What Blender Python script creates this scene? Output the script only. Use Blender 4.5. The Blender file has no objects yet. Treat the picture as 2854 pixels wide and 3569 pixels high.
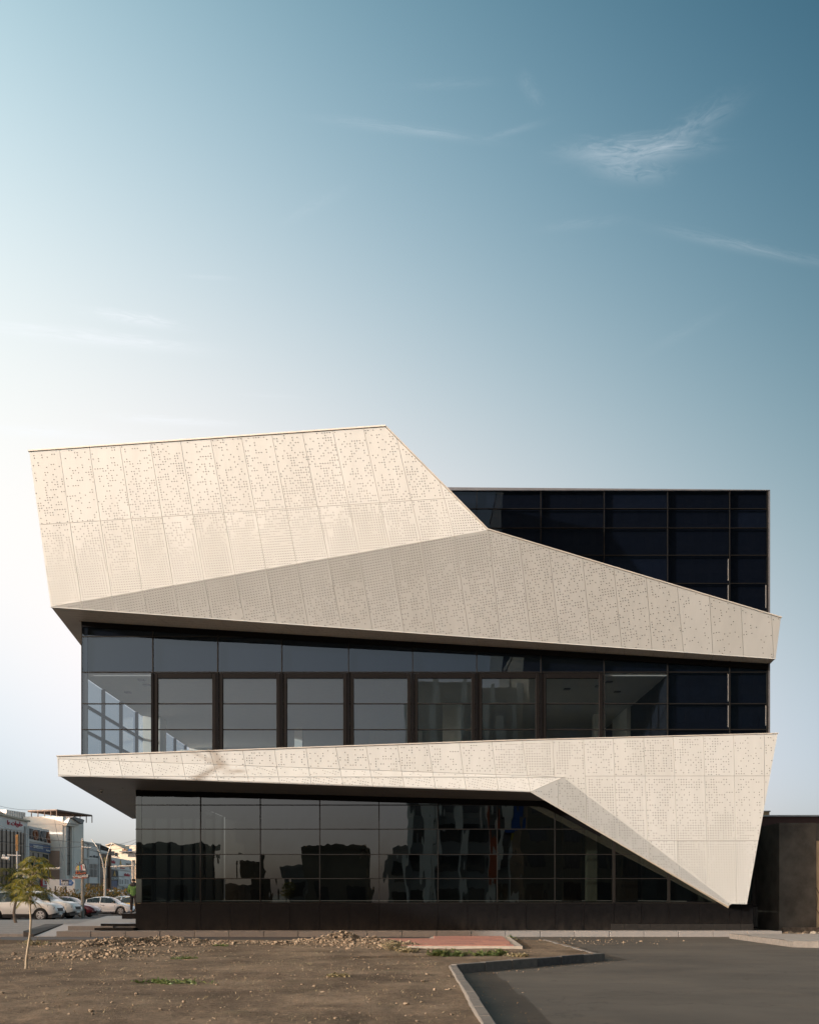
import bpy, bmesh, math, random
import numpy as np
from mathutils import Vector, Matrix, Euler

random.seed(11)
rng = np.random.default_rng(7)
S = bpy.context.scene
COL = S.collection
R = math.radians

# ------------------------------------------------------------------ camera
FPX, CX, HOR, EYE = 3420.0, 1427.0, 3128.0, 1.4
cd = bpy.data.cameras.new('camera')
cam = bpy.data.objects.new('camera', cd)
COL.objects.link(cam)
cam.location = (0, 0, EYE)
cam.rotation_euler = (R(90), 0, 0)
cd.sensor_width = 36
cd.lens = FPX / 3569.0 * 36
cd.shift_y = (HOR - 1784.5) / 3569.0
cd.clip_start, cd.clip_end = 0.1, 4000
S.camera = cam

# ------------------------------------------------------------------ sun and sky
SUN_EL = R(11.0)
SUN_AZ = math.atan2(-0.88, -0.475)            # clockwise from +Y
sdir = Vector((math.sin(SUN_AZ) * math.cos(SUN_EL), math.cos(SUN_AZ) * math.cos(SUN_EL), math.sin(SUN_EL)))
ld = bpy.data.lights.new('sun', 'SUN')
ld.energy = 4.6
ld.color = (1.0, 0.965, 0.905)
ld.angle = R(0.55)
sun = bpy.data.objects.new('sun', ld)
COL.objects.link(sun)
sun.rotation_euler = (-sdir).to_track_quat('-Z', 'Y').to_euler()
sun.location = (-60, -30, 40)

S.view_settings.view_transform = 'Standard'
S.view_settings.look = 'None'
S.view_settings.gamma = 1.0
S.view_settings.use_curve_mapping = False
S.view_settings.exposure = 0.55

W = bpy.data.worlds.new('World')
S.world = W
W.use_nodes = True
nt = W.node_tree
for n in list(nt.nodes):
    nt.nodes.remove(n)


def N(tree, typ, **kw):
    n = tree.nodes.new(typ)
    for k, v in kw.items():
        if k.startswith('i_'):
            key = k[2:]
            key = int(key) if key.isdigit() else key
            n.inputs[key].default_value = v
        else:
            setattr(n, k, v)
    return n


def M(tree, op, a, b=None, c=None, clamp=False):
    n = tree.nodes.new('ShaderNodeMath')
    n.operation = op
    n.use_clamp = clamp
    for i, v in enumerate((a, b, c)):
        if v is None:
            continue
        if isinstance(v, (int, float)):
            n.inputs[i].default_value = v
        else:
            tree.links.new(v, n.inputs[i])
    return n.outputs[0]


def VM(tree, op, a, b=None, scale=None):
    n = tree.nodes.new('ShaderNodeVectorMath')
    n.operation = op
    for i, v in enumerate((a, b)):
        if v is None:
            continue
        if isinstance(v, (tuple, list, Vector)):
            n.inputs[i].default_value = v
        else:
            tree.links.new(v, n.inputs[i])
    if scale is not None:
        n.inputs['Scale'].default_value = scale
    return n.outputs['Value'] if op in ('DOT_PRODUCT', 'LENGTH') else n.outputs['Vector']


def build_world():
    L = nt.links.new
    tc = N(nt, 'ShaderNodeTexCoord').outputs['Generated']
    sky = N(nt, 'ShaderNodeTexSky', sky_type='NISHITA')
    sky.sun_disc = False
    sky.sun_elevation = SUN_EL
    sky.sun_rotation = SUN_AZ % (2 * math.pi)
    sky.altitude = 200
    sky.air_density = 1.0
    sky.dust_density = 2.0
    sky.ozone_density = 1.0
    out = N(nt, 'ShaderNodeOutputWorld')
    bg = N(nt, 'ShaderNodeBackground', i_Strength=0.10)
    L(bg.outputs[0], out.inputs[0])
    sep = N(nt, 'ShaderNodeSeparateXYZ')
    L(tc, sep.inputs[0])
    z = M(nt, 'MAXIMUM', sep.outputs[2], 0.0)
    z = M(nt, 'MINIMUM', z, 0.68)
    sa = Vector((-1, 0, 0))                   # the sun stands on the left
    c = VM(nt, 'DOT_PRODUCT', tc, tuple(sa))
    c = M(nt, 'MINIMUM', M(nt, 'MAXIMUM', c, -SKY_CMAX), SKY_CMAX)
    # smooth haze and blue grade: one gradient over the whole sky, whiter towards the sun, bluer away and up
    chans = []
    for k in range(3):
        a, b, e, f, g, h, q = SKY_FIT[k]
        t = M(nt, 'ADD', M(nt, 'MULTIPLY', c, b), a)
        t = M(nt, 'ADD', t, M(nt, 'MULTIPLY', z, e))
        t = M(nt, 'ADD', t, M(nt, 'MULTIPLY', M(nt, 'MULTIPLY', z, z), f))
        t = M(nt, 'ADD', t, M(nt, 'MULTIPLY', M(nt, 'MULTIPLY', z, c), g))
        t = M(nt, 'ADD', t, M(nt, 'MULTIPLY', M(nt, 'MULTIPLY', c, c), h))
        t = M(nt, 'ADD', t, M(nt, 'MULTIPLY', M(nt, 'POWER', z, 3.0), q))
        chans.append(M(nt, 'EXPONENT', t))
    comb = N(nt, 'ShaderNodeCombineXYZ')
    for k in range(3):
        L(chans[k], comb.inputs[k])
    base = VM(nt, 'MULTIPLY', sky.outputs[0], comb.outputs[0])
    # cirrus: noise in the plane of the clouds, gathered in a few wisps plus a faint veil
    zz = M(nt, 'MAXIMUM', sep.outputs[2], 0.03)
    u = M(nt, 'DIVIDE', sep.outputs[0], zz)
    v = M(nt, 'DIVIDE', sep.outputs[1], zz)
    total = None

    def wisp(x0, y0, x1, y1, wid, amp, seed, rough=0.66, thr=0.46):
        """one wisp lying between two directions, wid = its breadth as a share of its length"""
        nonlocal total
        e = []
        for px, py in ((x0, y0), (x1, y1)):
            d0 = Vector(((px - CX) / FPX, 1, (HOR - py) / FPX))
            e.append(Vector((d0.x / d0.z, d0.y / d0.z)))
        mid, dd = (e[0] + e[1]) / 2, (e[1] - e[0])
        ln = dd.length / 2
        ca, sn = dd.x / dd.length, dd.y / dd.length
        du = M(nt, 'SUBTRACT', u, mid.x)
        dv = M(nt, 'SUBTRACT', v, mid.y)
        p = M(nt, 'DIVIDE', M(nt, 'ADD', M(nt, 'MULTIPLY', du, ca), M(nt, 'MULTIPLY', dv, sn)), ln)
        q = M(nt, 'DIVIDE', M(nt, 'SUBTRACT', M(nt, 'MULTIPLY', dv, ca), M(nt, 'MULTIPLY', du, sn)), ln * wid)
        vec = N(nt, 'ShaderNodeCombineXYZ')
        L(M(nt, 'MULTIPLY', p, 1.6), vec.inputs[0])
        L(M(nt, 'MULTIPLY', q, 1.1), vec.inputs[1])
        vec.inputs[2].default_value = seed
        no = N(nt, 'ShaderNodeTexNoise', i_Scale=1.15, i_Detail=9.0, i_Roughness=rough, i_Distortion=1.1)
        L(vec.outputs[0], no.inputs['Vector'])
        # bend the wisp a little with a slow noise
        qb = M(nt, 'ADD', q, M(nt, 'MULTIPLY', M(nt, 'SUBTRACT', no.outputs[0], 0.5), 1.5))
        r2 = M(nt, 'ADD', M(nt, 'POWER', M(nt, 'ABSOLUTE', p), 2.6), M(nt, 'POWER', M(nt, 'ABSOLUTE', qb), 2.0))
        env = M(nt, 'EXPONENT', M(nt, 'MULTIPLY', r2, -1.6))
        w = M(nt, 'MULTIPLY', M(nt, 'SUBTRACT', no.outputs[0], thr - 0.16), 2.6, clamp=True)
        w = M(nt, 'MULTIPLY', M(nt, 'MULTIPLY', w, env), amp)
        total = w if total is None else M(nt, 'ADD', total, w)

    for a in WISPS:
        wisp(*a)
    total = M(nt, 'MINIMUM', total, 0.85)
    mix = N(nt, 'ShaderNodeMix', data_type='RGBA')
    L(total, mix.inputs[0])
    L(base, mix.inputs[6])
    # cloud colour: the sky around it, whitened
    wht = VM(nt, 'MULTIPLY_ADD', base, (0.6, 0.6, 0.6))
    wht.node.inputs[2].default_value = (CLOUD[0], CLOUD[1], CLOUD[2])
    L(wht, mix.inputs[7])
    L(mix.outputs[2], bg.inputs[0])


SKY_CMAX = 0.39
SKY_FIT = [(0.21, 0.2019, 7.7659, -13.0316, 5.331, -3.2543, 3.5405), (0.2046, 0.4158, 4.1696, -4.7541, 3.4545, -2.0322, -0.33), (0.7873, 0.4824, -1.2741, 5.5749, 2.6708, -1.7353, -6.1896)]
CLOUD = (2.7, 2.8, 2.95)
WISPS = [
    (1960, 540, 2470, 512, 0.24, 0.85, 1.3),
    (2050, 575, 2330, 615, 0.45, 0.5, 5.9),
    (2240, 560, 2580, 340, 0.34, 0.36, 4.1),
    (1120, 415, 1720, 492, 0.09, 0.34, 7.7),
    (1680, 490, 1910, 420, 0.16, 0.20, 2.9),
    (1810, 255, 1880, 370, 0.35, 0.20, 2.2),
    (1380, 300, 1720, 290, 0.14, 0.13, 8.8),
    (2280, 795, 2920, 930, 0.09, 0.34, 9.4),
    (1880, 800, 2180, 765, 0.22, 0.15, 5.4),
    (980, 785, 1230, 640, 0.20, 0.13, 3.7),
    (2250, 1235, 2540, 1070, 0.2, 0.10, 6.1),
    (-140, 1130, 740, 1222, 0.13, 1.3, 3.3),
    (300, 1085, 640, 1140, 0.26, 1.3, 6.6),
    (-160, 1492, 470, 1522, 0.17, 1.3, 8.1),
    (360, 1455, 860, 1482, 0.15, 1.1, 1.9),
    (620, 962, 830, 972, 0.14, 0.35, 4.6),
    (820, 1375, 1080, 1386, 0.12, 0.28, 7.2),
]
build_world()

# ------------------------------------------------------------------ helpers
def at(px, py, Y):
    return Vector(((px - CX) / FPX * Y, Y, EYE + (HOR - py) / FPX * Y))


class Plane:
    def __init__(self, p, n):
        self.p, self.n = Vector(p), Vector(n).normalized()
        if self.n.dot(self.p - Vector((0, 0, EYE))) > 0:
            self.n = -self.n

    def pt(self, px, py):
        d = Vector(((px - CX) / FPX, 1.0, (HOR - py) / FPX))
        o = Vector((0, 0, EYE))
        t = (self.p - o).dot(self.n) / d.dot(self.n)
        return o + d * t

    def gz(self, px, z):                     # point of the (vertical) plane seen in column px, at height z
        q = self.pt(px, HOR)
        return Vector((q.x, q.y, z))


def plane3(a, b, c):
    return Plane(a, (b - a).cross(c - a))


def vplane(x, y, dx, dy):                    # vertical plane through (x,y) running along (dx,dy)
    return Plane((x, y, 0), (dy, -dx, 0))


def link(name, me, m=None, parent=None):
    o = bpy.data.objects.new(name, me)
    COL.objects.link(o)
    if m is not None:
        me.materials.append(m)
    if parent is not None:
        o.parent = parent
        if parent.type == 'EMPTY' and parent.get('worldly'):
            o.location = -parent.location
    return o


def empty(name, loc=(0, 0, 0), rz=0.0, worldly=False):
    o = bpy.data.objects.new(name, None)
    COL.objects.link(o)
    o.empty_display_size = 0.3
    o.location = loc
    o.rotation_euler = (0, 0, rz)
    if worldly:
        o['worldly'] = 1
    return o


def tag(o, label, cat, group=None):
    o['label'] = label
    o['category'] = cat
    if group:
        o['group'] = group
    return o


def structure(o):
    o['kind'] = 'structure'
    return o


def stuff(o):
    o['kind'] = 'stuff'
    return o


class MB:
    def __init__(self):
        self.v, self.f = [], []

    def add(self, vs, fs):
        b = len(self.v)
        self.v += [tuple(p) for p in vs]
        self.f += [tuple(i + b for i in q) for q in fs]
        return self

    def box(self, x0, x1, y0, y1, z0, z1):
        vs = [(x0, y0, z0), (x1, y0, z0), (x1, y1, z0), (x0, y1, z0), (x0, y0, z1), (x1, y0, z1), (x1, y1, z1), (x0, y1, z1)]
        return self.add(vs, [(0, 3, 2, 1), (4, 5, 6, 7), (0, 1, 5, 4), (1, 2, 6, 5), (2, 3, 7, 6), (3, 0, 4, 7)])

    def prism(self, poly, d):
        n = len(poly)
        d = Vector(d)
        a = [Vector(p) for p in poly]
        b = [p + d for p in a]
        fs = [tuple(range(n)), tuple(range(2 * n - 1, n - 1, -1))]
        for i in range(n):
            j = (i + 1) % n
            fs.append((j, i, i + n, j + n))
        return self.add(a + b, fs)

    def poly(self, pts):
        return self.add(pts, [tuple(range(len(pts)))])

    def tube(self, pts, rad, n=8, cap=True):
        pts = [Vector(p) for p in pts]
        if isinstance(rad, (int, float)):
            rad = [rad] * len(pts)
        rings = []
        for i, p in enumerate(pts):
            t = (pts[min(i + 1, len(pts) - 1)] - pts[max(i - 1, 0)]).normalized()
            a = t.orthogonal().normalized() if abs(t.z) > .9 else t.cross(Vector((0, 0, 1))).normalized()
            if abs(t.z) > .9:
                a = (Vector((1, 0, 0)) - t * t.x).normalized()
            b = t.cross(a)
            rings.append([p + (a * math.cos(k * 2 * math.pi / n) + b * math.sin(k * 2 * math.pi / n)) * rad[i] for k in range(n)])
        vs = [q for r in rings for q in r]
        fs = []
        for i in range(len(pts) - 1):
            for k in range(n):
                k2 = (k + 1) % n
                fs.append((i * n + k, i * n + k2, (i + 1) * n + k2, (i + 1) * n + k))
        if cap:
            fs.append(tuple(range(n - 1, -1, -1)))
            fs.append(tuple(range((len(pts) - 1) * n, len(pts) * n)))
        return self.add(vs, fs)

    def disc_y(self, c, prof, n=20):         # lathe about the y axis through c; prof = [(radius, y)]
        c = Vector(c)
        vs, fs = [], []
        for r, y in prof:
            vs += [c + Vector((r * math.cos(k * 2 * math.pi / n), y, r * math.sin(k * 2 * math.pi / n))) for k in range(n)]
        for i in range(len(prof) - 1):
            for k in range(n):
                k2 = (k + 1) % n
                fs.append((i * n + k, (i + 1) * n + k, (i + 1) * n + k2, i * n + k2))
        return self.add(vs, fs)

    def mesh(self, name):
        me = bpy.data.meshes.new(name)
        me.from_pydata(self.v, [], self.f)
        me.update()
        return me

    def build(self, name, m=None, parent=None, smooth=False, fix=True):
        me = self.mesh(name)
        if fix:
            bm = bmesh.new()
            bm.from_mesh(me)
            bmesh.ops.recalc_face_normals(bm, faces=bm.faces)
            bm.to_mesh(me)
            bm.free()
        if smooth:
            me.polygons.foreach_set('use_smooth', [True] * len(me.polygons))
        return link(name, me, m, parent)


def bevel(o, w=0.01, seg=1):
    md = o.modifiers.new('bevel', 'BEVEL')
    md.width, md.segments, md.limit_method = w, seg, 'ANGLE'
    return o


# ------------------------------------------------------------------ materials
MATS = {}


def pmat(name, col, rough=0.6, metal=0.0, var=0.12, scale=4.0, bump=0.0, bscale=30.0, spec=0.5, coat=0.0, var2=None, stretch=None, emit=0.0):
    if name in MATS:
        return MATS[name]
    m = bpy.data.materials.new(name)
    m.use_nodes = True
    t = m.node_tree
    b = t.nodes['Principled BSDF']
    b.inputs['Roughness'].default_value = rough
    b.inputs['Metallic'].default_value = metal
    b.inputs['Specular IOR Level'].default_value = spec
    if coat:
        b.inputs['Coat Weight'].default_value = coat
        b.inputs['Coat Roughness'].default_value = 0.05
    tc = N(t, 'ShaderNodeTexCoord')
    vec = tc.outputs['Object']
    if stretch:
        mp = N(t, 'ShaderNodeMapping')
        mp.inputs['Scale'].default_value = stretch
        t.links.new(vec, mp.inputs[0])
        vec = mp.outputs[0]
    no = N(t, 'ShaderNodeTexNoise', i_Scale=scale, i_Detail=6.0, i_Roughness=0.6)
    t.links.new(vec, no.inputs['Vector'])
    rp = N(t, 'ShaderNodeValToRGB')
    lo = tuple(max(0, c * (1 - var)) for c in col) if var2 is None else tuple(var2)
    hi = tuple(min(1, c * (1 + var)) for c in col) if var2 is None else tuple(col)
    rp.color_ramp.elements[0].position = 0.32
    rp.color_ramp.elements[1].position = 0.68
    rp.color_ramp.elements[0].color = lo + (1,)
    rp.color_ramp.elements[1].color = hi + (1,)
    t.links.new(no.outputs[0], rp.inputs[0])
    t.links.new(rp.outputs[0], b.inputs['Base Color'])
    if bump:
        n2 = N(t, 'ShaderNodeTexNoise', i_Scale=bscale, i_Detail=5.0, i_Roughness=0.65)
        t.links.new(vec, n2.inputs['Vector'])
        bp = N(t, 'ShaderNodeBump', i_Strength=bump, i_Distance=0.02)
        t.links.new(n2.outputs[0], bp.inputs['Height'])
        t.links.new(bp.outputs[0], b.inputs['Normal'])
    if emit:
        b.inputs['Emission Color'].default_value = tuple(col) + (1,)
        b.inputs['Emission Strength'].default_value = emit
    MATS[name] = m
    return m


def glass_mat(name, tint, ior=1.9, wav=0.0012, rough=0.0, refl=(1, 1, 1)):
    """coated glazing: tinted see-through mixed with a mirror reflection, slightly wavy as real float glass is"""
    m = bpy.data.materials.new(name)
    m.use_nodes = True
    t = m.node_tree
    for n in list(t.nodes):
        t.nodes.remove(n)
    out = N(t, 'ShaderNodeOutputMaterial')
    tr = N(t, 'ShaderNodeBsdfTransparent')
    tr.inputs[0].default_value = tuple(tint) + (1,)
    gl = N(t, 'ShaderNodeBsdfGlossy')
    gl.inputs['Roughness'].default_value = rough
    gl.inputs['Color'].default_value = tuple(refl) + (1,)
    ge = N(t, 'ShaderNodeNewGeometry')
    cs = M(t, 'ABSOLUTE', VM(t, 'DOT_PRODUCT', ge.outputs['Incoming'], ge.outputs['Normal']))
    f0 = ((ior - 1) / (ior + 1)) ** 2
    p5 = M(t, 'POWER', M(t, 'SUBTRACT', 1.0, cs, clamp=True), 5.0)
    fr = M(t, 'ADD', M(t, 'MULTIPLY', p5, 1 - f0), f0)
    mx = N(t, 'ShaderNodeMixShader')
    t.links.new(fr, mx.inputs[0])
    t.links.new(tr.outputs[0], mx.inputs[1])
    t.links.new(gl.outputs[0], mx.inputs[2])
    t.links.new(mx.outputs[0], out.inputs[0])
    tc = N(t, 'ShaderNodeTexCoord')
    no = N(t, 'ShaderNodeTexNoise', i_Scale=0.9, i_Detail=2.0, i_Roughness=0.5)
    mp = N(t, 'ShaderNodeMapping')
    mp.inputs['Scale'].default_value = (1.6, 1.0, 0.55)
    t.links.new(tc.outputs['Object'], mp.inputs[0])
    t.links.new(mp.outputs[0], no.inputs['Vector'])
    bp = N(t, 'ShaderNodeBump', i_Strength=1.0, i_Distance=wav)
    t.links.new(no.outputs[0], bp.inputs['Height'])
    t.links.new(bp.outputs[0], gl.inputs['Normal'])
    MATS[name] = m
    return m


PANEL = pmat('cream_panel', (0.452, 0.463, 0.450), rough=0.6, var=0.04, scale=0.9, spec=0.22, stretch=(2.2, 1, .35))
PANEL2 = pmat('cream_panel_b', (0.445, 0.455, 0.440), rough=0.6, var=0.04, scale=1.1, spec=0.22, stretch=(2.4, 1, .3))
PANEL3 = pmat('cream_panel_c', (0.458, 0.470, 0.458), rough=0.6, var=0.04, scale=1.0, spec=0.22, stretch=(2.0, 1, .4))
PANELS = [PANEL, PANEL2, PANEL3]
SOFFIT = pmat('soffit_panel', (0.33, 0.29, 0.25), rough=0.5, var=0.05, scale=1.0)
JOINT = pmat('panel_joint', (0.14, 0.12, 0.10), rough=0.8, var=0.1)
HOLE = pmat('hole_dark', (0.012, 0.010, 0.008), rough=0.9, var=0.1)
COPING = pmat('coping_metal', (0.46, 0.43, 0.385), rough=0.5, metal=0.0, var=0.08)
BLACK = pmat('black_shade_and_frame', (0.004, 0.004, 0.0045), rough=0.7, var=0.2, spec=0.05)  # painted shade under the soffits, also the cover caps and gate frame
MULL_TOP = pmat('dark_mullion', (0.007, 0.0065, 0.006), rough=0.6, var=0.15, scale=2, spec=.12)
MULL = pmat('bronze_mullion', (0.009, 0.0085, 0.008), rough=0.5, metal=0.0, var=0.15, scale=2, spec=.15)
FRAME = pmat('window_frame_brown', (0.0055, 0.005, 0.005), rough=0.6, metal=0.0, var=0.12, scale=2, spec=.08)
GLASS_UP = glass_mat('glass_upper', (0.44, 0.49, 0.52), ior=1.68, refl=(.68, .90, 1.06))
GLASS_LOW = glass_mat('glass_ground', (0.13, 0.14, 0.13), ior=1.78, wav=0.004, refl=(.74, .88, .92))
GLASS_SP = glass_mat('glass_spandrel', (0.25, 0.29, 0.36), ior=1.60, refl=(.62, .90, 1.12))
GLASS_TOP = glass_mat('glass_top', (0.25, 0.29, 0.36), ior=1.40, refl=(.62, .85, 1.1))
GLASS_TOP2 = glass_mat('glass_top_b', (0.30, 0.36, 0.46), ior=1.44, refl=(.58, .85, 1.15), wav=.003)
GLASS_SIDE = glass_mat('glass_side', (0.50, 0.56, 0.60), ior=1.5)
CARGLASS = glass_mat('car_glass', (0.30, 0.33, 0.34), ior=1.5, wav=0.0)
GRANITE_BK = pmat('black_granite', (0.005, 0.005, 0.0055), rough=0.28, var=0.3, scale=9, spec=0.12)


def dusty(m, z0, z1, col, amt):
    """splash and dust clinging to the foot of a wall, broken up by noise"""
    t = m.node_tree
    b = t.nodes['Principled BSDF']
    src = b.inputs['Base Color'].links[0].from_socket
    tc = N(t, 'ShaderNodeTexCoord').outputs['Object']
    sp_ = N(t, 'ShaderNodeSeparateXYZ')
    t.links.new(tc, sp_.inputs[0])
    h = M(t, 'DIVIDE', M(t, 'SUBTRACT', z1, sp_.outputs[2]), z1 - z0, clamp=True)
    mp = N(t, 'ShaderNodeMapping')
    mp.inputs['Scale'].default_value = (2.5, 1, .8)
    t.links.new(tc, mp.inputs[0])
    no = N(t, 'ShaderNodeTexNoise', i_Scale=1.6, i_Detail=8.0, i_Roughness=0.72)
    t.links.new(mp.outputs[0], no.inputs['Vector'])
    k = M(t, 'MULTIPLY', M(t, 'MULTIPLY', M(t, 'SUBTRACT', no.outputs[0], 0.36, clamp=True), 3.0, clamp=True), M(t, 'MULTIPLY', M(t, 'POWER', h, 1.5), amt))
    mx = N(t, 'ShaderNodeMix', data_type='RGBA')
    t.links.new(k, mx.inputs[0])
    t.links.new(src, mx.inputs[6])
    mx.inputs[7].default_value = tuple(col) + (1,)
    t.links.new(mx.outputs[2], b.inputs['Base Color'])


dusty(GRANITE_BK, 0.15, 0.95, (.085, .072, .058), .22)
GRANITE = pmat('grey_granite', (0.18, 0.173, 0.165), rough=0.8, var=0.22, scale=60, bump=0.25, bscale=120)
GRANITE2 = pmat('grey_granite_b', (0.16, 0.155, 0.15), rough=0.8, var=0.22, scale=55, bump=0.25, bscale=110)
ASPH = None


def text_mesh(s, size=1.0, ext=0.01, bold=0.0):
    cu = bpy.data.curves.new('lettering', 'FONT')
    cu.body = s
    cu.size = size
    cu.extrude = ext
    cu.offset = bold
    cu.align_x, cu.align_y = 'CENTER', 'CENTER'
    cu.resolution_u = 2
    ob = bpy.data.objects.new('tmp', cu)
    COL.objects.link(ob)
    me = bpy.data.meshes.new_from_object(ob)
    bpy.data.objects.remove(ob)
    bpy.data.curves.remove(cu)
    return me


def letter_on(name, s, pl, px0, px1, py0, py1, m, parent, ext=0.03, proud=0.05, bold=0.0, slope=None):
    """lettering filling the box (px0..px1, py0..py1) of plane pl; py given at px0, slope moves py with px"""
    sl = 0.0 if slope is None else slope
    a = pl.pt(px0, py1)
    b = pl.pt(px1, py1 + sl * (px1 - px0))
    c = pl.pt(px0, py0)
    ux, uy = b - a, c - a
    me = text_mesh(s, 1.0, 0.5, bold)
    co = np.empty(len(me.vertices) * 3)
    me.vertices.foreach_get('co', co)
    co = co.reshape(-1, 3)
    if len(co) == 0:
        return None
    lo, hi = co.min(0), co.max(0)
    n = pl.n
    u = (co[:, 0] - lo[0]) / max(1e-6, hi[0] - lo[0])
    v = (co[:, 1] - lo[1]) / max(1e-6, hi[1] - lo[1])
    w = co[:, 2] * 2
    P = np.array(a)[None] + u[:, None] * np.array(ux)[None] + v[:, None] * np.array(uy)[None] + (proud + w * ext * .5)[:, None] * np.array(n)[None]
    me.vertices.foreach_set('co', P.reshape(-1))
    me.update()
    me.name = name
    return link(name, me, m, parent)


def px_prism(name, pxs, pl, thick, m, parent=None, proud=0.0):
    pts = [pl.pt(x, y) + pl.n * proud for x, y in pxs]
    return MB().prism(pts, -pl.n * thick).build(name, m, parent)


# polygon tools in the facade drawing (pixels)
def split_poly(poly, line):
    (x0, y0), (x1, y1) = line
    A, B = [], []
    n = len(poly)
    sd = [(x1 - x0) * (p[1] - y0) - (y1 - y0) * (p[0] - x0) for p in poly]
    for i in range(n):
        j = (i + 1) % n
        p, q, a, b = poly[i], poly[j], sd[i], sd[j]
        if a >= 0:
            A.append(p)
        if a <= 0:
            B.append(p)
        if a * b < 0:
            t = a / (a - b)
            r = (p[0] + (q[0] - p[0]) * t, p[1] + (q[1] - p[1]) * t)
            A.append(r)
            B.append(r)
    return A, B


def area(poly):
    return 0.5 * sum(poly[i][0] * poly[(i + 1) % len(poly)][1] - poly[(i + 1) % len(poly)][0] * poly[i][1] for i in range(len(poly)))


def clean(poly):
    out = []
    for p in poly:
        if not out or (abs(p[0] - out[-1][0]) + abs(p[1] - out[-1][1])) > 0.3:
            out.append(p)
    if len(out) > 1 and (abs(out[0][0] - out[-1][0]) + abs(out[0][1] - out[-1][1])) <= 0.3:
        out.pop()
    return out


def inset(poly, d):
    poly = clean(poly)
    n = len(poly)
    if n < 3:
        return None
    s = 1 if area(poly) > 0 else -1
    lines = []
    for i in range(n):
        p, q = poly[i], poly[(i + 1) % n]
        dx, dy = q[0] - p[0], q[1] - p[1]
        l = math.hypot(dx, dy)
        nx, ny = -dy / l * s, dx / l * s
        lines.append((p[0] + nx * d, p[1] + ny * d, dx / l, dy / l))
    out = []
    for i in range(n):
        x1, y1, a1, b1 = lines[i - 1]
        x2, y2, a2, b2 = lines[i]
        det = a1 * b2 - b1 * a2
        if abs(det) < 1e-3:
            out.append((x2, y2))
            continue
        t = ((x2 - x1) * b2 - (y2 - y1) * a2) / det
        t = max(-60, min(60, t)) if abs(t) > 4000 else t
        out.append((x1 + a1 * t, y1 + b1 * t))
    if area(out) * s <= 4:
        return None
    return out


def inside(poly, X, Y):
    r = np.zeros(X.shape, bool)
    n = len(poly)
    for i in range(n):
        x0, y0 = poly[i]
        x1, y1 = poly[(i + 1) % n]
        c = ((y0 > Y) != (y1 > Y)) & (X < (x1 - x0) * (Y - y0) / ((y1 - y0) if y1 != y0 else 1e-9) + x0)
        r ^= c
    return r


# smooth 2-D noise (numpy)
_G = rng.random((256, 256))


def vnoise(x, y):
    xi, yi = np.floor(x).astype(int), np.floor(y).astype(int)
    fx, fy = x - xi, y - yi
    fx, fy = fx * fx * (3 - 2 * fx), fy * fy * (3 - 2 * fy)
    g = lambda a, b: _G[a % 256, b % 256]
    return (g(xi, yi) * (1 - fx) + g(xi + 1, yi) * fx) * (1 - fy) + (g(xi, yi + 1) * (1 - fx) + g(xi + 1, yi + 1) * fx) * fy


def fbm(x, y, o=4):
    s, a, t = 0, 1.0, 0
    for k in range(o):
        s = s + a * vnoise(x * 2 ** k + 17 * k, y * 2 ** k + 31 * k)
        t += a
        a *= 0.5
    return s / t


def holes(mb, poly, pl, prob, du, dv, sp=8.9, off=0.004, rad=0.0162, origin=(0, 0), margin=4.0):
    """perforation: dark hexagonal discs on a grid of pitch sp along du,dv"""
    p2 = inset(poly, margin)
    if p2 is None:
        return
    xs, ys = [p[0] for p in p2], [p[1] for p in p2]
    if max(xs) - min(xs) < 4:
        return
    n = int((max(xs) - min(xs) + max(ys) - min(ys)) / sp) + 3
    cx, cy = min(xs), min(ys)
    i, j = np.meshgrid(np.arange(-n, n), np.arange(-n, n))
    X = cx + i * sp * du[0] + j * sp * dv[0]
    Y = cy + i * sp * du[1] + j * sp * dv[1]
    k = inside(p2, X, Y)
    X, Y = X[k], Y[k]
    if len(X) == 0:
        return
    pr = prob(X, Y)
    cl = vnoise(X / 21.0 + 7, Y / 30.0 + 3)                 # clumps
    keep = rng.random(len(X)) < np.clip(pr * (0.62 + 0.76 * cl), 0, 1) * (pr < 0.9) + (pr >= 0.9) * pr
    e1 = pl.n.orthogonal().normalized()
    e2 = pl.n.cross(e1)
    for x, y in zip(X[keep], Y[keep]):
        c = pl.pt(x, y) + pl.n * off
        b = len(mb.v)
        mb.v += [tuple(c + (e1 * math.cos(a) + e2 * math.sin(a)) * rad) for a in (0, 1.0472, 2.0944, 3.1416, 4.1888, 5.236)]
        mb.f.append(tuple(range(b, b + 6)))


def panels(parent, poly, pl, cuts, prob, hmb, du, dv, joint=1.15, thick=0.03, mats=None, name='panel', sp=8.9):
    pieces = [poly]
    for ln in cuts:
        new = []
        for p in pieces:
            a, b = split_poly(p, ln[:2])
            cond = ln[2] if len(ln) > 2 else None
            if cond and not cond(p):
                new.append(p)
                continue
            for q in (a, b):
                if len(q) >= 3 and abs(area(q)) > 40:
                    new.append(q)
        pieces = new
    out = []
    for p in pieces:
        q = inset(p, joint * 0.5)
        if q is None:
            continue
        mm = random.choice(mats or PANELS)
        dz = random.uniform(-0.003, 0.003)
        pts = [pl.pt(*k) + pl.n * dz for k in q]
        o = MB().prism(pts, -pl.n * thick).build(name, mm, parent)
        out.append(o)
        if prob is not None:
            f = random.uniform(0.6, 1.35)
            holes(hmb, p, pl, (lambda X, Y, f=f: prob(X, Y, f)), du, dv, sp=sp, off=0.007)
    return out
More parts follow.
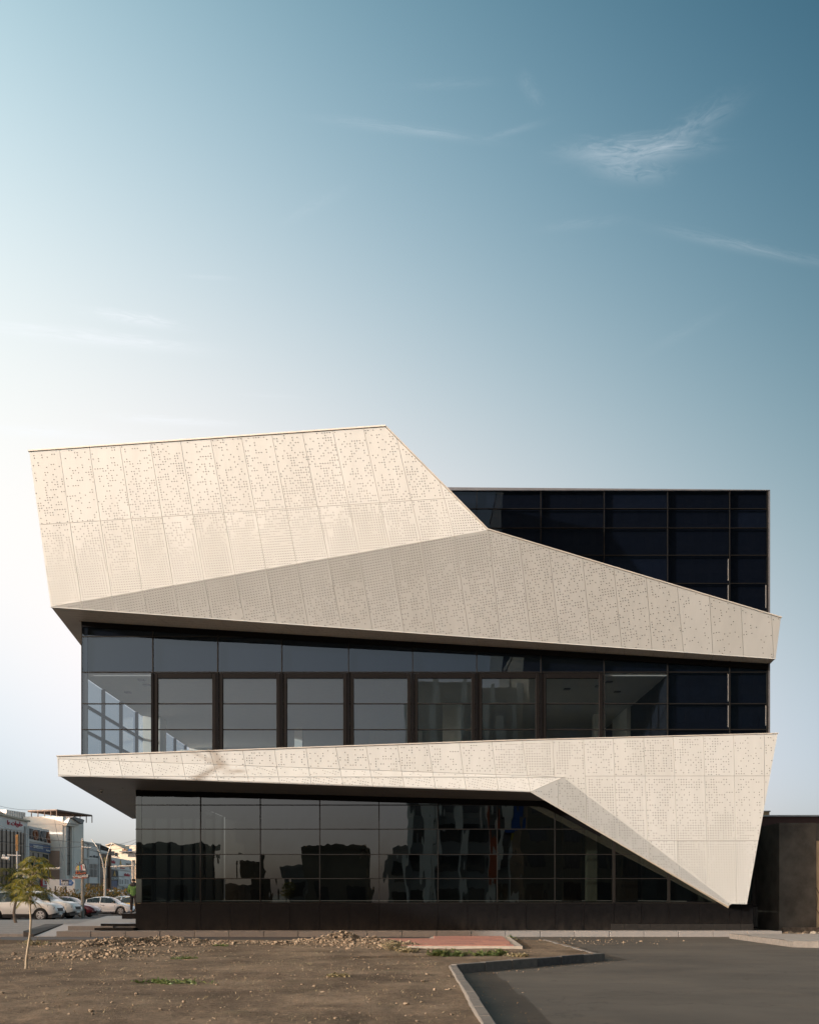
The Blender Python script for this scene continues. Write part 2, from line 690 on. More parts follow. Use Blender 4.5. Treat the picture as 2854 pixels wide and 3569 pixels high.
# ================================================================== the showroom building
FY = 36.0                                              # plane of the glass front
def fx(px): return (px - CX) / FPX * FY
def fz(py): return EYE + (HOR - py) / FPX * FY
FRONT = Plane((0, FY, 0), (0, -1, 0))
bld = tag(empty('showroom_building', (0, FY, 0), worldly=True),
          'dark glass showroom building wrapped in folded cream perforated cladding bands', 'building')
BACK = Vector((-0.135, 1, 0))

# ---- upper folded band
A = at(178, 2115, 34.19)
B = at(2702, 2295, 35.18)
K = at(1699, 1848, 32.4)
T = at(103, 1574, 32.9)
PU1, PU2 = plane3(A, K, T), plane3(A, B, K)
U1 = [(103, 1574), (1343, 1488), (1699, 1848), (178, 2115)]
U2 = [(178, 2115), (1699, 1848), (2720, 2155), (2702, 2295)]


def band_body(mb, poly, pl, depth, backdir=BACK, gap=0.045):
    pts = [pl.pt(*p) - pl.n * gap for p in poly]
    if depth == 'front':
        return mb.add(pts + [Vector((p.x, FY + 0.02, p.z)) for p in pts], prism_faces(len(pts)))
    return mb.prism(pts, backdir * depth)


def prism_faces(n):
    fs = [tuple(range(n)), tuple(range(2 * n - 1, n - 1, -1))]
    for i in range(n):
        j = (i + 1) % n
        fs.append((j, i, i + n, j + n))
    return fs


mb = MB()
band_body(mb, U1, PU1, 13)
band_body(mb, U2, PU2, 'front')
up = mb.build('folded_band', JOINT, bld)
up['label'] = 'upper cream band, folded along a slanting crease'
hm = MB()
tops = [209, 313, 419, 524, 630, 735, 842, 948, 1054, 1160, 1267, 1373]
bots = [284, 390, 497, 605, 712, 820, 928, 1035, 1144, 1251, 1358, 1468]
cuts = []
for a, b in zip(tops, bots):
    ya, yb = 1574 - (a - 103) * 86 / 1240.0, 2115 - (b - 178) * 267 / 1521.0
    cuts.append(((a, ya), (b, yb)))
cuts.append(((1478, 1480), (1583, 1868)))
cuts.append(((139, 1829), (1552, 1737)))


def fold_y(X): return 2115 - (X - 178) * 267 / 1521.0
def top_y(X): return 1574 - (X - 103) * 86 / 1240.0


def prob_u1(X, Y, f):
    t = (fold_y(X) - Y) / (fold_y(X) - top_y(X))
    edge = 0.30 - 0.05 * (t > .85)
    p = np.where(t < 0.14, 1.0, np.where(t < 0.5, 0.98 - (t - 0.14) * 1.35, 0.48 - (t - 0.5) * 0.5)) + 0.10 * (X - 700) / 1000.0
    p = np.where(t >= 0.14, np.clip(p * (0.55 + 0.45 * f), 0.04, 0.88), 0.97)
    return p


panels(up, U1, PU1, cuts, prob_u1, hm, (0.997, -0.066), (0.19, 0.98))
f2 = [284, 390, 497, 605, 712, 820, 929, 1035, 1144, 1251, 1358, 1468, 1583, 1701]
b2 = [291, 404, 518, 628, 740, 853, 965, 1075, 1190, 1298, 1409, 1518, 1635, 1744]
cuts2 = []
for a, b in zip(f2, b2):
    cuts2.append(((a, fold_y(a)), (b, 2115 + (b - 178) * 180 / 2524.0)))
t2 = [1809, 1912, 2029, 2138, 2251, 2359, 2471, 2581, 2687]
c2 = [1851, 1951, 2060, 2166, 2271, 2381, 2483, 2590, 2695]
for a, b in zip(t2, c2):
    cuts2.append(((a, 1848 + (a - 1699) * 307 / 1021.0), (b, 2115 + (b - 178) * 180 / 2524.0)))


def prob_u2(X, Y, f):
    d = np.where(X < 1699, Y - fold_y(X), 190 + (X - 1699) * 0.34 + 0.15 * (Y - 1900))
    p = np.where(d < 95, 0.97, np.where(d < 330, 0.86 - (d - 95) * 0.0014, 0.53 - (d - 330) * 0.0018))
    p = np.where(d < 95, p, np.clip(p * (0.6 + 0.4 * f), 0.05, 0.86))
    return np.where((X < 620), np.maximum(p, 0.9), p)


panels(up, U2, PU2, cuts2, prob_u2, hm, (0.985, -0.172), (0.16, 0.987), sp=9.3)
stuff(hm.build('perforation', HOLE, up, fix=False))

# soffit under the upper band: front strip in panels, left wing as one run of panels
def q3(name, pts, m, parent, thick=0.03):
    pts = [Vector(p) for p in pts]
    n = (pts[1] - pts[0]).cross(pts[2] - pts[0]).normalized()
    if n.z > 0:
        n = -n
    return MB().prism(pts, -n * thick).build(name, m, parent)


GL = at(285, 2166, FY)
GR = at(2683, 2314, FY)
sf = [178] + b2 + c2 + [2702]
hs = MB()
prev = None
for i in range(len(sf) - 1):
    def fr(px):
        w = (px - 178) / 2524.0
        return A.lerp(B, w) + Vector((0, 0.012, 0.0))
    def rr(px):
        w = min(1, max(0, (px - 178) / 2524.0))
        return GL.lerp(GR, w)
    g = 0.004
    a, b = sf[i] + 0.6, sf[i + 1] - 0.6
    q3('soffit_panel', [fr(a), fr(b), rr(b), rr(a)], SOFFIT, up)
    for k in range(26):
        for s_ in (0.2, 0.4, 0.6, 0.8):
            if random.random() < 0.55:
                w = a + (b - a) * (k + .5) / 26
                c = fr(w).lerp(rr(w), s_) + Vector((0, 0, -0.006))
                n = len(hs.v)
                hs.v += [tuple(c + Vector((math.cos(t), math.sin(t), 0)) * 0.016) for t in (0, 1.257, 2.513, 3.77, 5.027)]
                hs.f.append(tuple(range(n, n + 5)))
zl = A.z + 0.004
LW = 52.0
lft = lambda Y: Vector((A.x - 0.135 * (Y - A.y), Y, zl + 0.004))
y0 = A.y + 0.02
ys = [FY, 38.4, 40.8, 43.2, 45.6, 48, 50.4, 52]
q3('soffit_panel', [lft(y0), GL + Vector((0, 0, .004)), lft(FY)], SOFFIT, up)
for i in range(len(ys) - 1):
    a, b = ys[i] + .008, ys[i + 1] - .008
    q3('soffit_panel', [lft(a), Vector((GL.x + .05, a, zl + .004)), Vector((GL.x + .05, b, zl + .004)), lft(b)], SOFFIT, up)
for k in range(700):
    Y = random.uniform(35.0, 46)
    xr, xl = GL.x - 0.03, lft(Y).x + .05
    if Y < FY:
        xr = lft(Y).x + (GL.x - lft(Y).x) * (Y - A.y) / (FY - A.y)
    c = Vector((random.uniform(xl, xr), Y, zl - .004))
    c.x = round(c.x / .1) * .1
    c.y = round(c.y / .1) * .1
    n = len(hs.v)
    hs.v += [tuple(c + Vector((math.cos(t), math.sin(t), 0)) * 0.016) for t in (0, 1.257, 2.513, 3.77, 5.027)]
    hs.f.append(tuple(range(n, n + 5)))
stuff(hs.build('soffit_perforation', HOLE, up, fix=False))


def coping(name, pts, w, h, parent, m=COPING):
    """metal edge strip along a line of points"""
    mb = MB()
    for p, q in zip(pts[:-1], pts[1:]):
        t = (q - p).normalized()
        s = Vector((0, -1, 0))
        u = t.cross(s).normalized()
        if u.z < 0:
            u = -u
        vs = []
        for e in (p, q):
            vs += [e + s * w * .3, e - s * w, e - s * w + u * h, e + s * w * .3 + u * h]
        mb.add(vs, [(0, 1, 2, 3), (7, 6, 5, 4), (0, 4, 5, 1), (1, 5, 6, 2), (2, 6, 7, 3), (3, 7, 4, 0)])
    return mb.build(name, m, parent)


coping('coping', [PU1.pt(100, 1574), PU1.pt(1344, 1487)], 0.14, 0.045, up)
coping('coping', [PU1.pt(1344, 1487), PU1.pt(1700, 1847)], 0.10, 0.03, up)
coping('coping', [PU2.pt(1700, 1847), PU2.pt(2722, 2154)], 0.14, 0.035, up)
coping('edge_trim', [PU2.pt(178, 2117), PU2.pt(2702, 2297)], 0.05, 0.022, up, PANEL)

# ---- lower folded band
La = at(201, 2645, 33.2)
Lb = at(2709, 2558, 35.75)
Lc = at(2602, 3152, 35.6)
PL1 = plane3(La, Lb, Lc)
tip = at(204, 2703, 32.6)
Cc = PL1.pt(1964, 2708)
PL2 = plane3(La, tip, Cc)
Ff = at(1848, 2760, Cc.y - 0.62)
PL3 = plane3(tip, Cc, Ff)
T1 = PL1.pt(2547, 3151)
T2 = at(2540, 3159, T1.y - .30)
PL4 = plane3(Cc, T1, Ff)
L1 = [(199, 2638), (1800, 2582), (2709, 2558), (2602, 3152), (2547, 3151), (1964, 2708), (201, 2645)]
L2 = [(201, 2645), (1964, 2708), (204, 2703)]
L3 = [(204, 2703), (1964, 2708), (1848, 2760)]
L4 = [(1964, 2708), (2547, 3151), (2538, 3159), (1848, 2760)]
mb = MB()
band_body(mb, L1, PL1, 'front')
lo = mb.build('folded_band', JOINT, bld)
lo['label'] = 'lower cream band, dropping to a pointed foot at the right'
# canopy body left of / above the ground-floor front
zc = tip.z
mb = MB()
bt = [La + Vector((0, .05, 0)), at(1500, 2592, PL1.pt(1500, 2592).y + .05), at(1500, 2690, PL1.pt(1500, 2690).y + .1), Cc + Vector((-1.6, .1, .02)), tip + Vector((.02, .06, .02))]
hm = MB()
jt = [(314, 302), (421, 411), (531, 523), (640, 633), (752, 745)]
cutsL = []
xs_top = [302, 411, 523, 630, 733, 846, 957, 1067, 1170, 1276, 1385, 1492, 1601, 1714, 1820]
xs_bot = [319, 428, 537, 646, 757, 863, 970, 1080, 1190, 1293, 1402, 1510, 1616, 1728, 1838]


def ltop(x): return 2638 - (x - 199) * 56 / 1601.0 if x < 1800 else 2582 - (x - 1800) * 24 / 909.0


for a, b in zip(xs_top, xs_bot):
    cutsL.append(((a, ltop(a)), (b, 2704)))
cutsR = [((1925, 2580), (1948, 3000)), ((2033, 2577), (2052, 3000)), ((2136, 2574), (2153, 3000)), ((2242, 2571), (2262, 3100)),
         ((2345, 2568), (2364, 3100)), ((2450, 2565), (2468, 3160)), ((2555, 2562), (2567, 3160)), ((2662, 2560), (2664, 3000))]
rowc = [((1964, 2705), (2700, 2704), lambda p: min(q[0] for q in p) > 1945), ((1990, 2930), (2700, 2930), lambda p: min(q[0] for q in p) > 2000)]


def prob_l1(X, Y, f):
    dtip = np.hypot(X - 2480, (Y - 3080))
    base = np.where(X < 1700, 0.16 + 0.30 * (Y - 2580) / 120.0, 0.52)
    base = np.where((X > 1810) & (X < 1985) & (Y < 2705), 0.84, base)
    base = np.where((X > 2500) & (Y < 2900), 0.30, base)
    base = np.where(dtip < 250, np.maximum(base, 0.97 - 0.35 * (dtip / 250.0) ** 2), base)
    base = np.where((Y > 2705) & (X < 2140) & (X > 1960), 0.8, base)
    return np.where(base > .93, base, np.clip(base * (0.55 + .45 * f), 0.05, 0.86))


panels(lo, L1, PL1, cutsL + cutsR + rowc, prob_l1, hm, (0.9995, 0.0), (0.04, 0.999))
panels(lo, L2, PL2, cutsL, lambda X, Y, f: 0.5 * f + 0 * X, hm, (0.95, .30), (-0.3, 0.95))
cuts3 = [((a, 2700), (a + (12 if a < 1900 else 0), 2770)) for a in (428, 537, 646, 757, 863, 970, 1080, 1190, 1293, 1402, 1510, 1616, 1728, 1838)]
panels(lo, L3, PL3, cuts3, lambda X, Y, f: 0.62 * f + 0 * X, hm, (0.98, .2), (-0.2, 0.98))
cuts4 = [((1943, 2700), (1946, 2860)), ((2040, 2700), (2044, 2900)), ((2151, 2800), (2153, 2960)), ((2260, 2880), (2260, 3020)), ((2367, 2960), (2367, 3060))]
panels(lo, L4, PL4, cuts4, lambda X, Y, f: np.where(X > 2130, .8, .5) * f, hm, (0.999, .02), (0.05, 0.999))
stuff(hm.build('perforation', HOLE, lo, fix=False))
coping('coping', [PL1.pt(198, 2637), PL1.pt(1800, 2581)], 0.12, 0.035, lo)
coping('coping', [PL1.pt(1800, 2581), PL1.pt(2711, 2557)], 0.10, 0.03, lo)
coping('edge_trim', [PL2.pt(204, 2706), PL2.pt(1964, 2710)], 0.05, 0.03, lo, PANEL)
coping('edge_trim', [PL1.pt(1962, 2708), PL1.pt(2547, 3152)], 0.04, 0.022, lo, PANEL)
# canopy roof and body behind the fascias
ctop = [PL1.pt(205, 2641) + Vector((0, .06, 0)), PL1.pt(2690, 2561) + Vector((0, .06, 0)), Vector((fx(2690), FY - .02, PL1.pt(2690, 2561).z)), Vector((fx(285) + .03, FY - .02, 6.25)), Vector((fx(285) + .03, 50.6, 6.2)), Vector((-14.0, 50.6, 6.2))]
CANTOP = pmat('canopy_roof_sheet', (0.45, 0.41, 0.35), rough=.6, var=.08)
MB().poly(ctop).build('canopy_roof', CANTOP, lo)
G0 = at(474, 2754, FY)
R0 = at(1903, 2792, FY)
DIAGE = at(2537, 3166, FY)
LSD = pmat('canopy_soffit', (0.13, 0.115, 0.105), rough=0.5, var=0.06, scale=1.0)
# soffit of the canopy in panels
cs = [204, 428, 646, 863, 1080, 1293, 1510, 1728, 1848]
for i in range(len(cs) - 1):
    a, b = cs[i] + .6, cs[i + 1] - .6
    fa = lambda px: tip.lerp(Ff, (px - 204) / 1644.0) + Vector((0, .012, 0))
    ra = lambda px: G0.lerp(R0, (px - 204) / 1644.0)
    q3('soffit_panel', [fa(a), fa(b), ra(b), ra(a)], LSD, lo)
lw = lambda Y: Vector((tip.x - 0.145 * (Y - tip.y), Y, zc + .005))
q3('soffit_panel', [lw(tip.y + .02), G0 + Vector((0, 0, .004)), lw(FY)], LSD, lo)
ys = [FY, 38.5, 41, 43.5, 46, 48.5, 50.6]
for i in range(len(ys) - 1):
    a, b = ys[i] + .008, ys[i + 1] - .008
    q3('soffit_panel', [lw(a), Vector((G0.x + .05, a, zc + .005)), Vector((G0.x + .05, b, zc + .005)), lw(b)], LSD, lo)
hs = MB()
for k in range(900):
    Y = random.uniform(33.0, 46)
    xl = lw(Y).x + .05
    xr = min(G0.x, xl + 1.6)
    if Y < FY:
        xr = lw(Y).x + (G0.x - lw(Y).x) * (Y - tip.y) / (FY - tip.y)
    c = Vector((round(random.uniform(xl, xr) / .1) * .1, round(Y / .1) * .1, zc - .003))
    n = len(hs.v)
    hs.v += [tuple(c + Vector((math.cos(t), math.sin(t), 0)) * 0.015) for t in (0, 1.257, 2.513, 3.77, 5.027)]
    hs.f.append(tuple(range(n, n + 5)))
stuff(hs.build('soffit_perforation', HOLE, lo, fix=False))
# left flank of the canopy (a slim edge board) and underside of the slanting fascia
MB().prism([lw(tip.y), lw(50.6), lw(50.6) + Vector((0, 0, 1.1)), La + Vector((0, 0, .02))], Vector((.04, .01, 0))).build('flank_board', PANEL2, lo)
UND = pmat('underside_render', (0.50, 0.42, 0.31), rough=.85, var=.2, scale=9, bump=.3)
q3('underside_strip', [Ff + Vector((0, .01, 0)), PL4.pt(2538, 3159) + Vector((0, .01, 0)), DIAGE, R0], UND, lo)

# ---- curtain wall
cw = MB().build('curtain_wall', None, bld) if False else None
bays = [285, 307, 534, 760, 983, 1215, 1438, 1661, 1884, 2104, 2325, 2541, 2674]
rows3 = [1712, 1774, 1841, 1936, 2034, 2129, 2219]
rows2 = [2150, 2219, 2343, 2453, 2543, 2665]


def pane(name, px0, px1, py0, py1, m, parent, y=FY):
    a = [random.uniform(-.0035, .0035) for _ in range(3)]
    x0, x1, z0, z1 = fx(px0) + .004, fx(px1) - .004, fz(py1) + .004, fz(py0) - .004
    return MB().add([(x0, y + a[0] + a[1], z0), (x1, y + a[0] - a[1], z0), (x1, y + a[0] - a[1] + a[2], z1), (x0, y + a[0] + a[1] + a[2], z1)], [(0, 1, 2, 3)]).build(name, m, parent, fix=False)


# grids of mullions carry their panes
g2 = MB()
for x in bays[2:]:
    w = 1.6 if x < 2600 else 4
    g2.box(fx(x - w), fx(x + w), FY - .05, FY + .09, fz(2640), fz(2150))
for y in rows2[1:5]:
    g2.box(fx(286), fx(2676), FY - .03, FY + .07, fz(y + 1.6), fz(y - 1.6))
g2.box(fx(285), fx(287.4), FY - .03, FY + .07, fz(2640), fz(2150))
cw2 = g2.build('mullion_grid', MULL, bld)
cw2['label'] = 'middle storey glazing grid'
for i in range(len(bays) - 1):
    for j in range(len(rows2) - 1):
        m = GLASS_UP if (j >= 2 and bays[i] < 2300) else GLASS_SP
        pane('pane', bays[i], bays[i + 1], rows2[j], rows2[j + 1], m, cw2)
# corner cover strip
MB().box(fx(287.6), fx(306), FY + .02, FY + .06, fz(2660), fz(2150)).build('corner_post', pmat('corner_post_grey', (.05, .055, .06), rough=.4, var=.1), cw2)
# brown sash frames in eight bays
for i in range(2, 10):
    if i == 9:
        break
    a, b = bays[i], bays[i + 1]
    mb = MB()
    x0, x1 = fx(a + 5), fx(b - 5)
    z1, z0 = fz(2347), fz(2660)
    t = .145
    mb.box(x0, x0 + t, FY - .07, FY + .05, z0, z1).box(x1 - t, x1, FY - .07, FY + .05, z0, z1).box(x0 + t + .002, x1 - t - .002, FY - .07, FY + .05, z1 - .19, z1)
    fo = mb.build('sash_frame', FRAME, cw2)
    bevel(fo, .012)
    MB().box(fx(a - 4.6), fx(a + 4.6), FY - .09, FY - .055, fz(2660), fz(2347)).build('cover_cap', BLACK, cw2)
# third storey
g3 = MB()
for x in bays[6:]:
    w = 1.0 if x < 2600 else 3
    g3.box(fx(x - w), fx(x + w), FY - .05, FY + .09, fz(2235), fz(1712))
for y in rows3[1:]:
    g3.box(fx(1440), fx(2676), FY - .03, FY + .07, fz(y + 1.2), fz(y - 1.2))
cw3 = g3.build('mullion_grid', MULL_TOP, bld)
cw3['label'] = 'top storey glazing grid'
for i in range(6, len(bays) - 1):
    for j in range(len(rows3) - 1):
        pane('pane', bays[i], bays[i + 1], rows3[j], rows3[j + 1], random.choice((GLASS_TOP, GLASS_TOP, GLASS_TOP2)), cw3)
STEEL = pmat('parapet_metal', (0.16, 0.16, 0.17), rough=.4, metal=.5, var=.1)
z = fz(1712)
zl3, zr3 = fz(1700), fz(1710)
MB().add([(fx(1400), FY - .08, z), (fx(2680), FY - .08, z), (fx(2680), FY - .08, zr3), (fx(1400), FY - .08, zl3),
          (fx(1400), FY + .3, z), (fx(2680), FY + .3, z), (fx(2680), FY + .3, zr3), (fx(1400), FY + .3, zl3)],
         [(0, 3, 2, 1), (4, 5, 6, 7), (0, 1, 5, 4), (1, 2, 6, 5), (2, 3, 7, 6), (3, 0, 4, 7)]).build('parapet_cap', STEEL, bld)
MB().box(fx(2675), fx(2680.5), FY - .06, FY + .2, fz(2560), fz(1712.5)).build('corner_trim', STEEL, bld)
SPB = pmat('spandrel_back', (0.010, 0.013, 0.022), rough=.7, var=.15)
MB().box(fx(285) + .03, fx(2674), FY + .14, 54, fz(2348), fz(1713)).build('upper_volume', SPB, bld)
MB().box(fx(2325), fx(2674), FY + .14, 50, 6.3, fz(2349)).build('blind_room', SPB, bld)
# pale strips painted in as sun highlights on the right mullions
mb = MB()
for px, y0_, y1_ in ((2538, 1950, 2025), (2538, 2040, 2095), (2538, 2350, 2445), (2538, 2460, 2535), (2669, 2460, 2530), (2669, 2040, 2120)):
    mb.box(fx(px - 4), fx(px - 1.6), FY - .045, FY - .03, fz(y1_), fz(y0_))
mb.build('highlight_strip', pmat('highlight_grey', (.22, .21, .2), rough=.4, metal=.4), cw2)

# black strips painted in as the soffits' shade on the glass head
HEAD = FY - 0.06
px_prism('soffit_shade_strip', [(285, 2168), (2676, 2316), (2676, 2333), (285, 2184)], Plane((0, HEAD, 0), (0, -1, 0)), .04, BLACK, bld)
px_prism('soffit_shade_strip', [(474, 2755), (1903, 2793), (2100, 2905), (2090, 2915), (1893, 2811), (474, 2771)], Plane((0, HEAD, 0), (0, -1, 0)), .04, BLACK, bld)

# ground storey
gb = [474, 495, 700, 908, 1115, 1321, 1526, 1732, 1933, 2138, 2329, 2540, 2622]
gr = [2730, 2806, 2890, 2978, 3062, 3147]
g1 = MB()
for x in gb[2:]:
    w = 1.5 if x not in (2138, 2329) else 4.5
    g1.box(fx(x - w), fx(x + w), FY - .05, FY + .08, fz(3147), fz(2735))
for y in gr[1:]:
    g1.box(fx(474), fx(2622), FY - .035, FY + .07, fz(y + 1.5), fz(y - 1.5))
cw1 = g1.build('mullion_grid', MULL, bld)
cw1['label'] = 'ground storey glazing grid'
for i in range(len(gb) - 1):
    for j in range(len(gr) - 1):
        pane('pane', gb[i], gb[i + 1], gr[j], gr[j + 1], GLASS_LOW, cw1)
MB().box(fx(475.5), fx(494), FY + .02, FY + .06, fz(3147), fz(2735)).build('corner_post', pmat('corner_post_dark', (.06, .058, .05), rough=.4, var=.1), cw1)
# plinth of black granite slabs
pb = MB().box(fx(476), fx(2620), FY + .03, 53, .16, fz(3150)).build('plinth', pmat('plinth_core', (.01, .01, .01), rough=.8), bld)
for i in range(1, len(gb) - 1):
    a, b = gb[i] if i > 1 else 474, gb[i + 1]
    for s_ in range(2):
        u0, u1 = a + (b - a) * s_ / 2, a + (b - a) * (s_ + 1) / 2
        zb = fz(3219) if u0 > 2120 else .2
        MB().box(fx(u0) + .005, fx(u1) - .005, FY - .03 + random.uniform(-.002, .002), FY + .028, zb, fz(3150)).build('stone_slab', GRANITE_BK, pb)
TILE = pmat('skirting_stone', (0.014, 0.013, 0.012), rough=.35, var=.3, scale=12)
for k in range(11):
    u0 = 2128 + k * 45
    MB().box(fx(u0) + .004, fx(u0 + 45) - .004, FY - .05, FY + .028, .2, fz(3220)).build('skirting_tile', TILE, pb)
# rooms
WALLW = pmat('room_white', (0.80, 0.80, 0.74), rough=.9, var=.03)
CEIL = pmat('room_ceiling', (0.62, 0.62, 0.60), rough=.9, var=.03)
FLR = pmat('room_floor', (0.30, 0.29, 0.27), rough=.5, var=.1)
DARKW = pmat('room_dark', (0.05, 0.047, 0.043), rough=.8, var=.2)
MB().box(fx(285) + .04, fx(2670), FY + .12, 53.8, 6.1, 6.45).build('floor_slab', FLR, bld)
MB().box(fx(285) + .04, fx(2324), FY + .12, 53.8, 9.55, 9.69).build('ceiling', CEIL, bld)
MB().box(fx(285) + .04, fx(2324), 53.5, 53.8, 6.46, 9.54).build('back_wall', WALLW, bld)
for px, Y, w, d, h in ((528, 44.0, .75, 1.2, 9.54), (660, 47.5, .9, .3, 8.55), (1040, 40.5, .32, .32, 8.4), (1575, 41, .75, .4, 9.54), (2035, 40.0, .55, .5, 7.6),
                       (2200, 42, .4, 3.0, 9.54), (2090, 43.5, .5, .5, 9.54), (1380, 48, 2.6, .2, 9.54)):
    x = (px - CX) / FPX * Y
    MB().box(x - w / 2, x + w / 2, Y, Y + d, 6.46, h).build('column', WALLW, bld)
gs = MB()
ysd = [36.1 + 2.35 * k for k in range(8)]
for y in ysd[1:]:
    gs.box(fx(285) - .02, fx(285) + .1, y - .06, y + .06, 6.46, 9.54)
for y in (2347, 2453, 2543):
    gs.box(fx(285) - .01, fx(285) + .08, FY + .1, 53.4, fz(y) - .05, fz(y) + .05)
sw = gs.build('side_mullion_grid', MULL, bld)
for i in range(len(ysd) - 1):
    MB().add([(fx(285), ysd[i], 6.46), (fx(285), ysd[i + 1], 6.46), (fx(285), ysd[i + 1], 9.54), (fx(285), ysd[i], 9.54)], [(0, 1, 2, 3)]).build('pane', GLASS_SIDE, sw, fix=False)
mb = MB()
for px, py in ((495, 2370), (512, 2386), (447, 2412), (2122, 2375), (2085, 2390), (2150, 2410), (1975, 2400)):
    p = plane3(Vector((0, 0, 9.55)), Vector((1, 0, 9.55)), Vector((0, 1, 9.55))).pt(px, py)
    if 36.3 < p.y < 53:
        mb.disc_y((0, 0, 0), [(0, 0)], 3) if False else mb.box(p.x - .12, p.x + .12, p.y - .12, p.y + .12, 9.51, 9.548)
mb.build('downlight', STEEL, bld)
# ground room
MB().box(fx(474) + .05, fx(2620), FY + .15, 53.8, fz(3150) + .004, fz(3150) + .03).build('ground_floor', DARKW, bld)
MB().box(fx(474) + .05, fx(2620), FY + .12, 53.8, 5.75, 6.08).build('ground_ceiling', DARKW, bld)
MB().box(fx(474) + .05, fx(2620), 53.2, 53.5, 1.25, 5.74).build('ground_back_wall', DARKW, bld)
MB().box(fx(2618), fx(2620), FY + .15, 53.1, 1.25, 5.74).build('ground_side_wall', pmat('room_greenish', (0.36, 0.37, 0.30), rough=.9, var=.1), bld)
gs = MB()
for y in ysd[1:]:
    gs.box(fx(474) - .02, fx(474) + .1, y - .06, y + .06, 1.25, 5.74)
sw = gs.build('side_mullion_grid', MULL, bld)
for i in range(len(ysd) - 1):
    MB().add([(fx(474), ysd[i], 1.2), (fx(474), ysd[i + 1], 1.2), (fx(474), ysd[i + 1], 5.74), (fx(474), ysd[i], 5.74)], [(0, 1, 2, 3)]).build('pane', GLASS_LOW, sw, fix=False)
for px, Y, w in ((2063, 38.5, .19), (2180, 41, .5), (1995, 43, .4)):
    x = (px - CX) / FPX * Y
    MB().box(x - w, x + w, Y, Y + .5, 1.25, 5.74).build('column', pmat('room_pale_green', (.62, .64, .54), rough=.9, var=.04) if Y < 40 else pmat('board_brown', (.16, .11, .075), rough=.8, var=.3, stretch=(6, 1, .6)), bld)

# dome cameras under the canopy
for i, (px, py) in enumerate(((354, 2754), (430, 2739))):
    p = plane3(Vector((0, 0, zc)), Vector((1, 0, zc)), Vector((0, 1, zc))).pt(px, py)
    e = tag(empty('dome_camera', (p.x, p.y, zc)), ('small white dome camera under the canopy nearer its left edge', 'small white dome camera under the canopy nearer the glass corner')[i], 'security camera', 'dome cameras under the canopy')
    WP = pmat('white_plastic', (.75, .75, .73), rough=.4, var=.03)
    mb = MB()
    mb.tube([(0, 0, 0), (0, 0, -.05)], [.075, .075], 14).build('mount', WP, e)
    mb = MB()
    mb.tube([(0, 0, -.05), (0, 0, -.075), (0, 0, -.095), (0, 0, -.105)], [.062, .055, .035, .01], 12).build('dome', pmat('smoked_dome', (.02, .02, .02), rough=.1, var=.1), e, smooth=True)
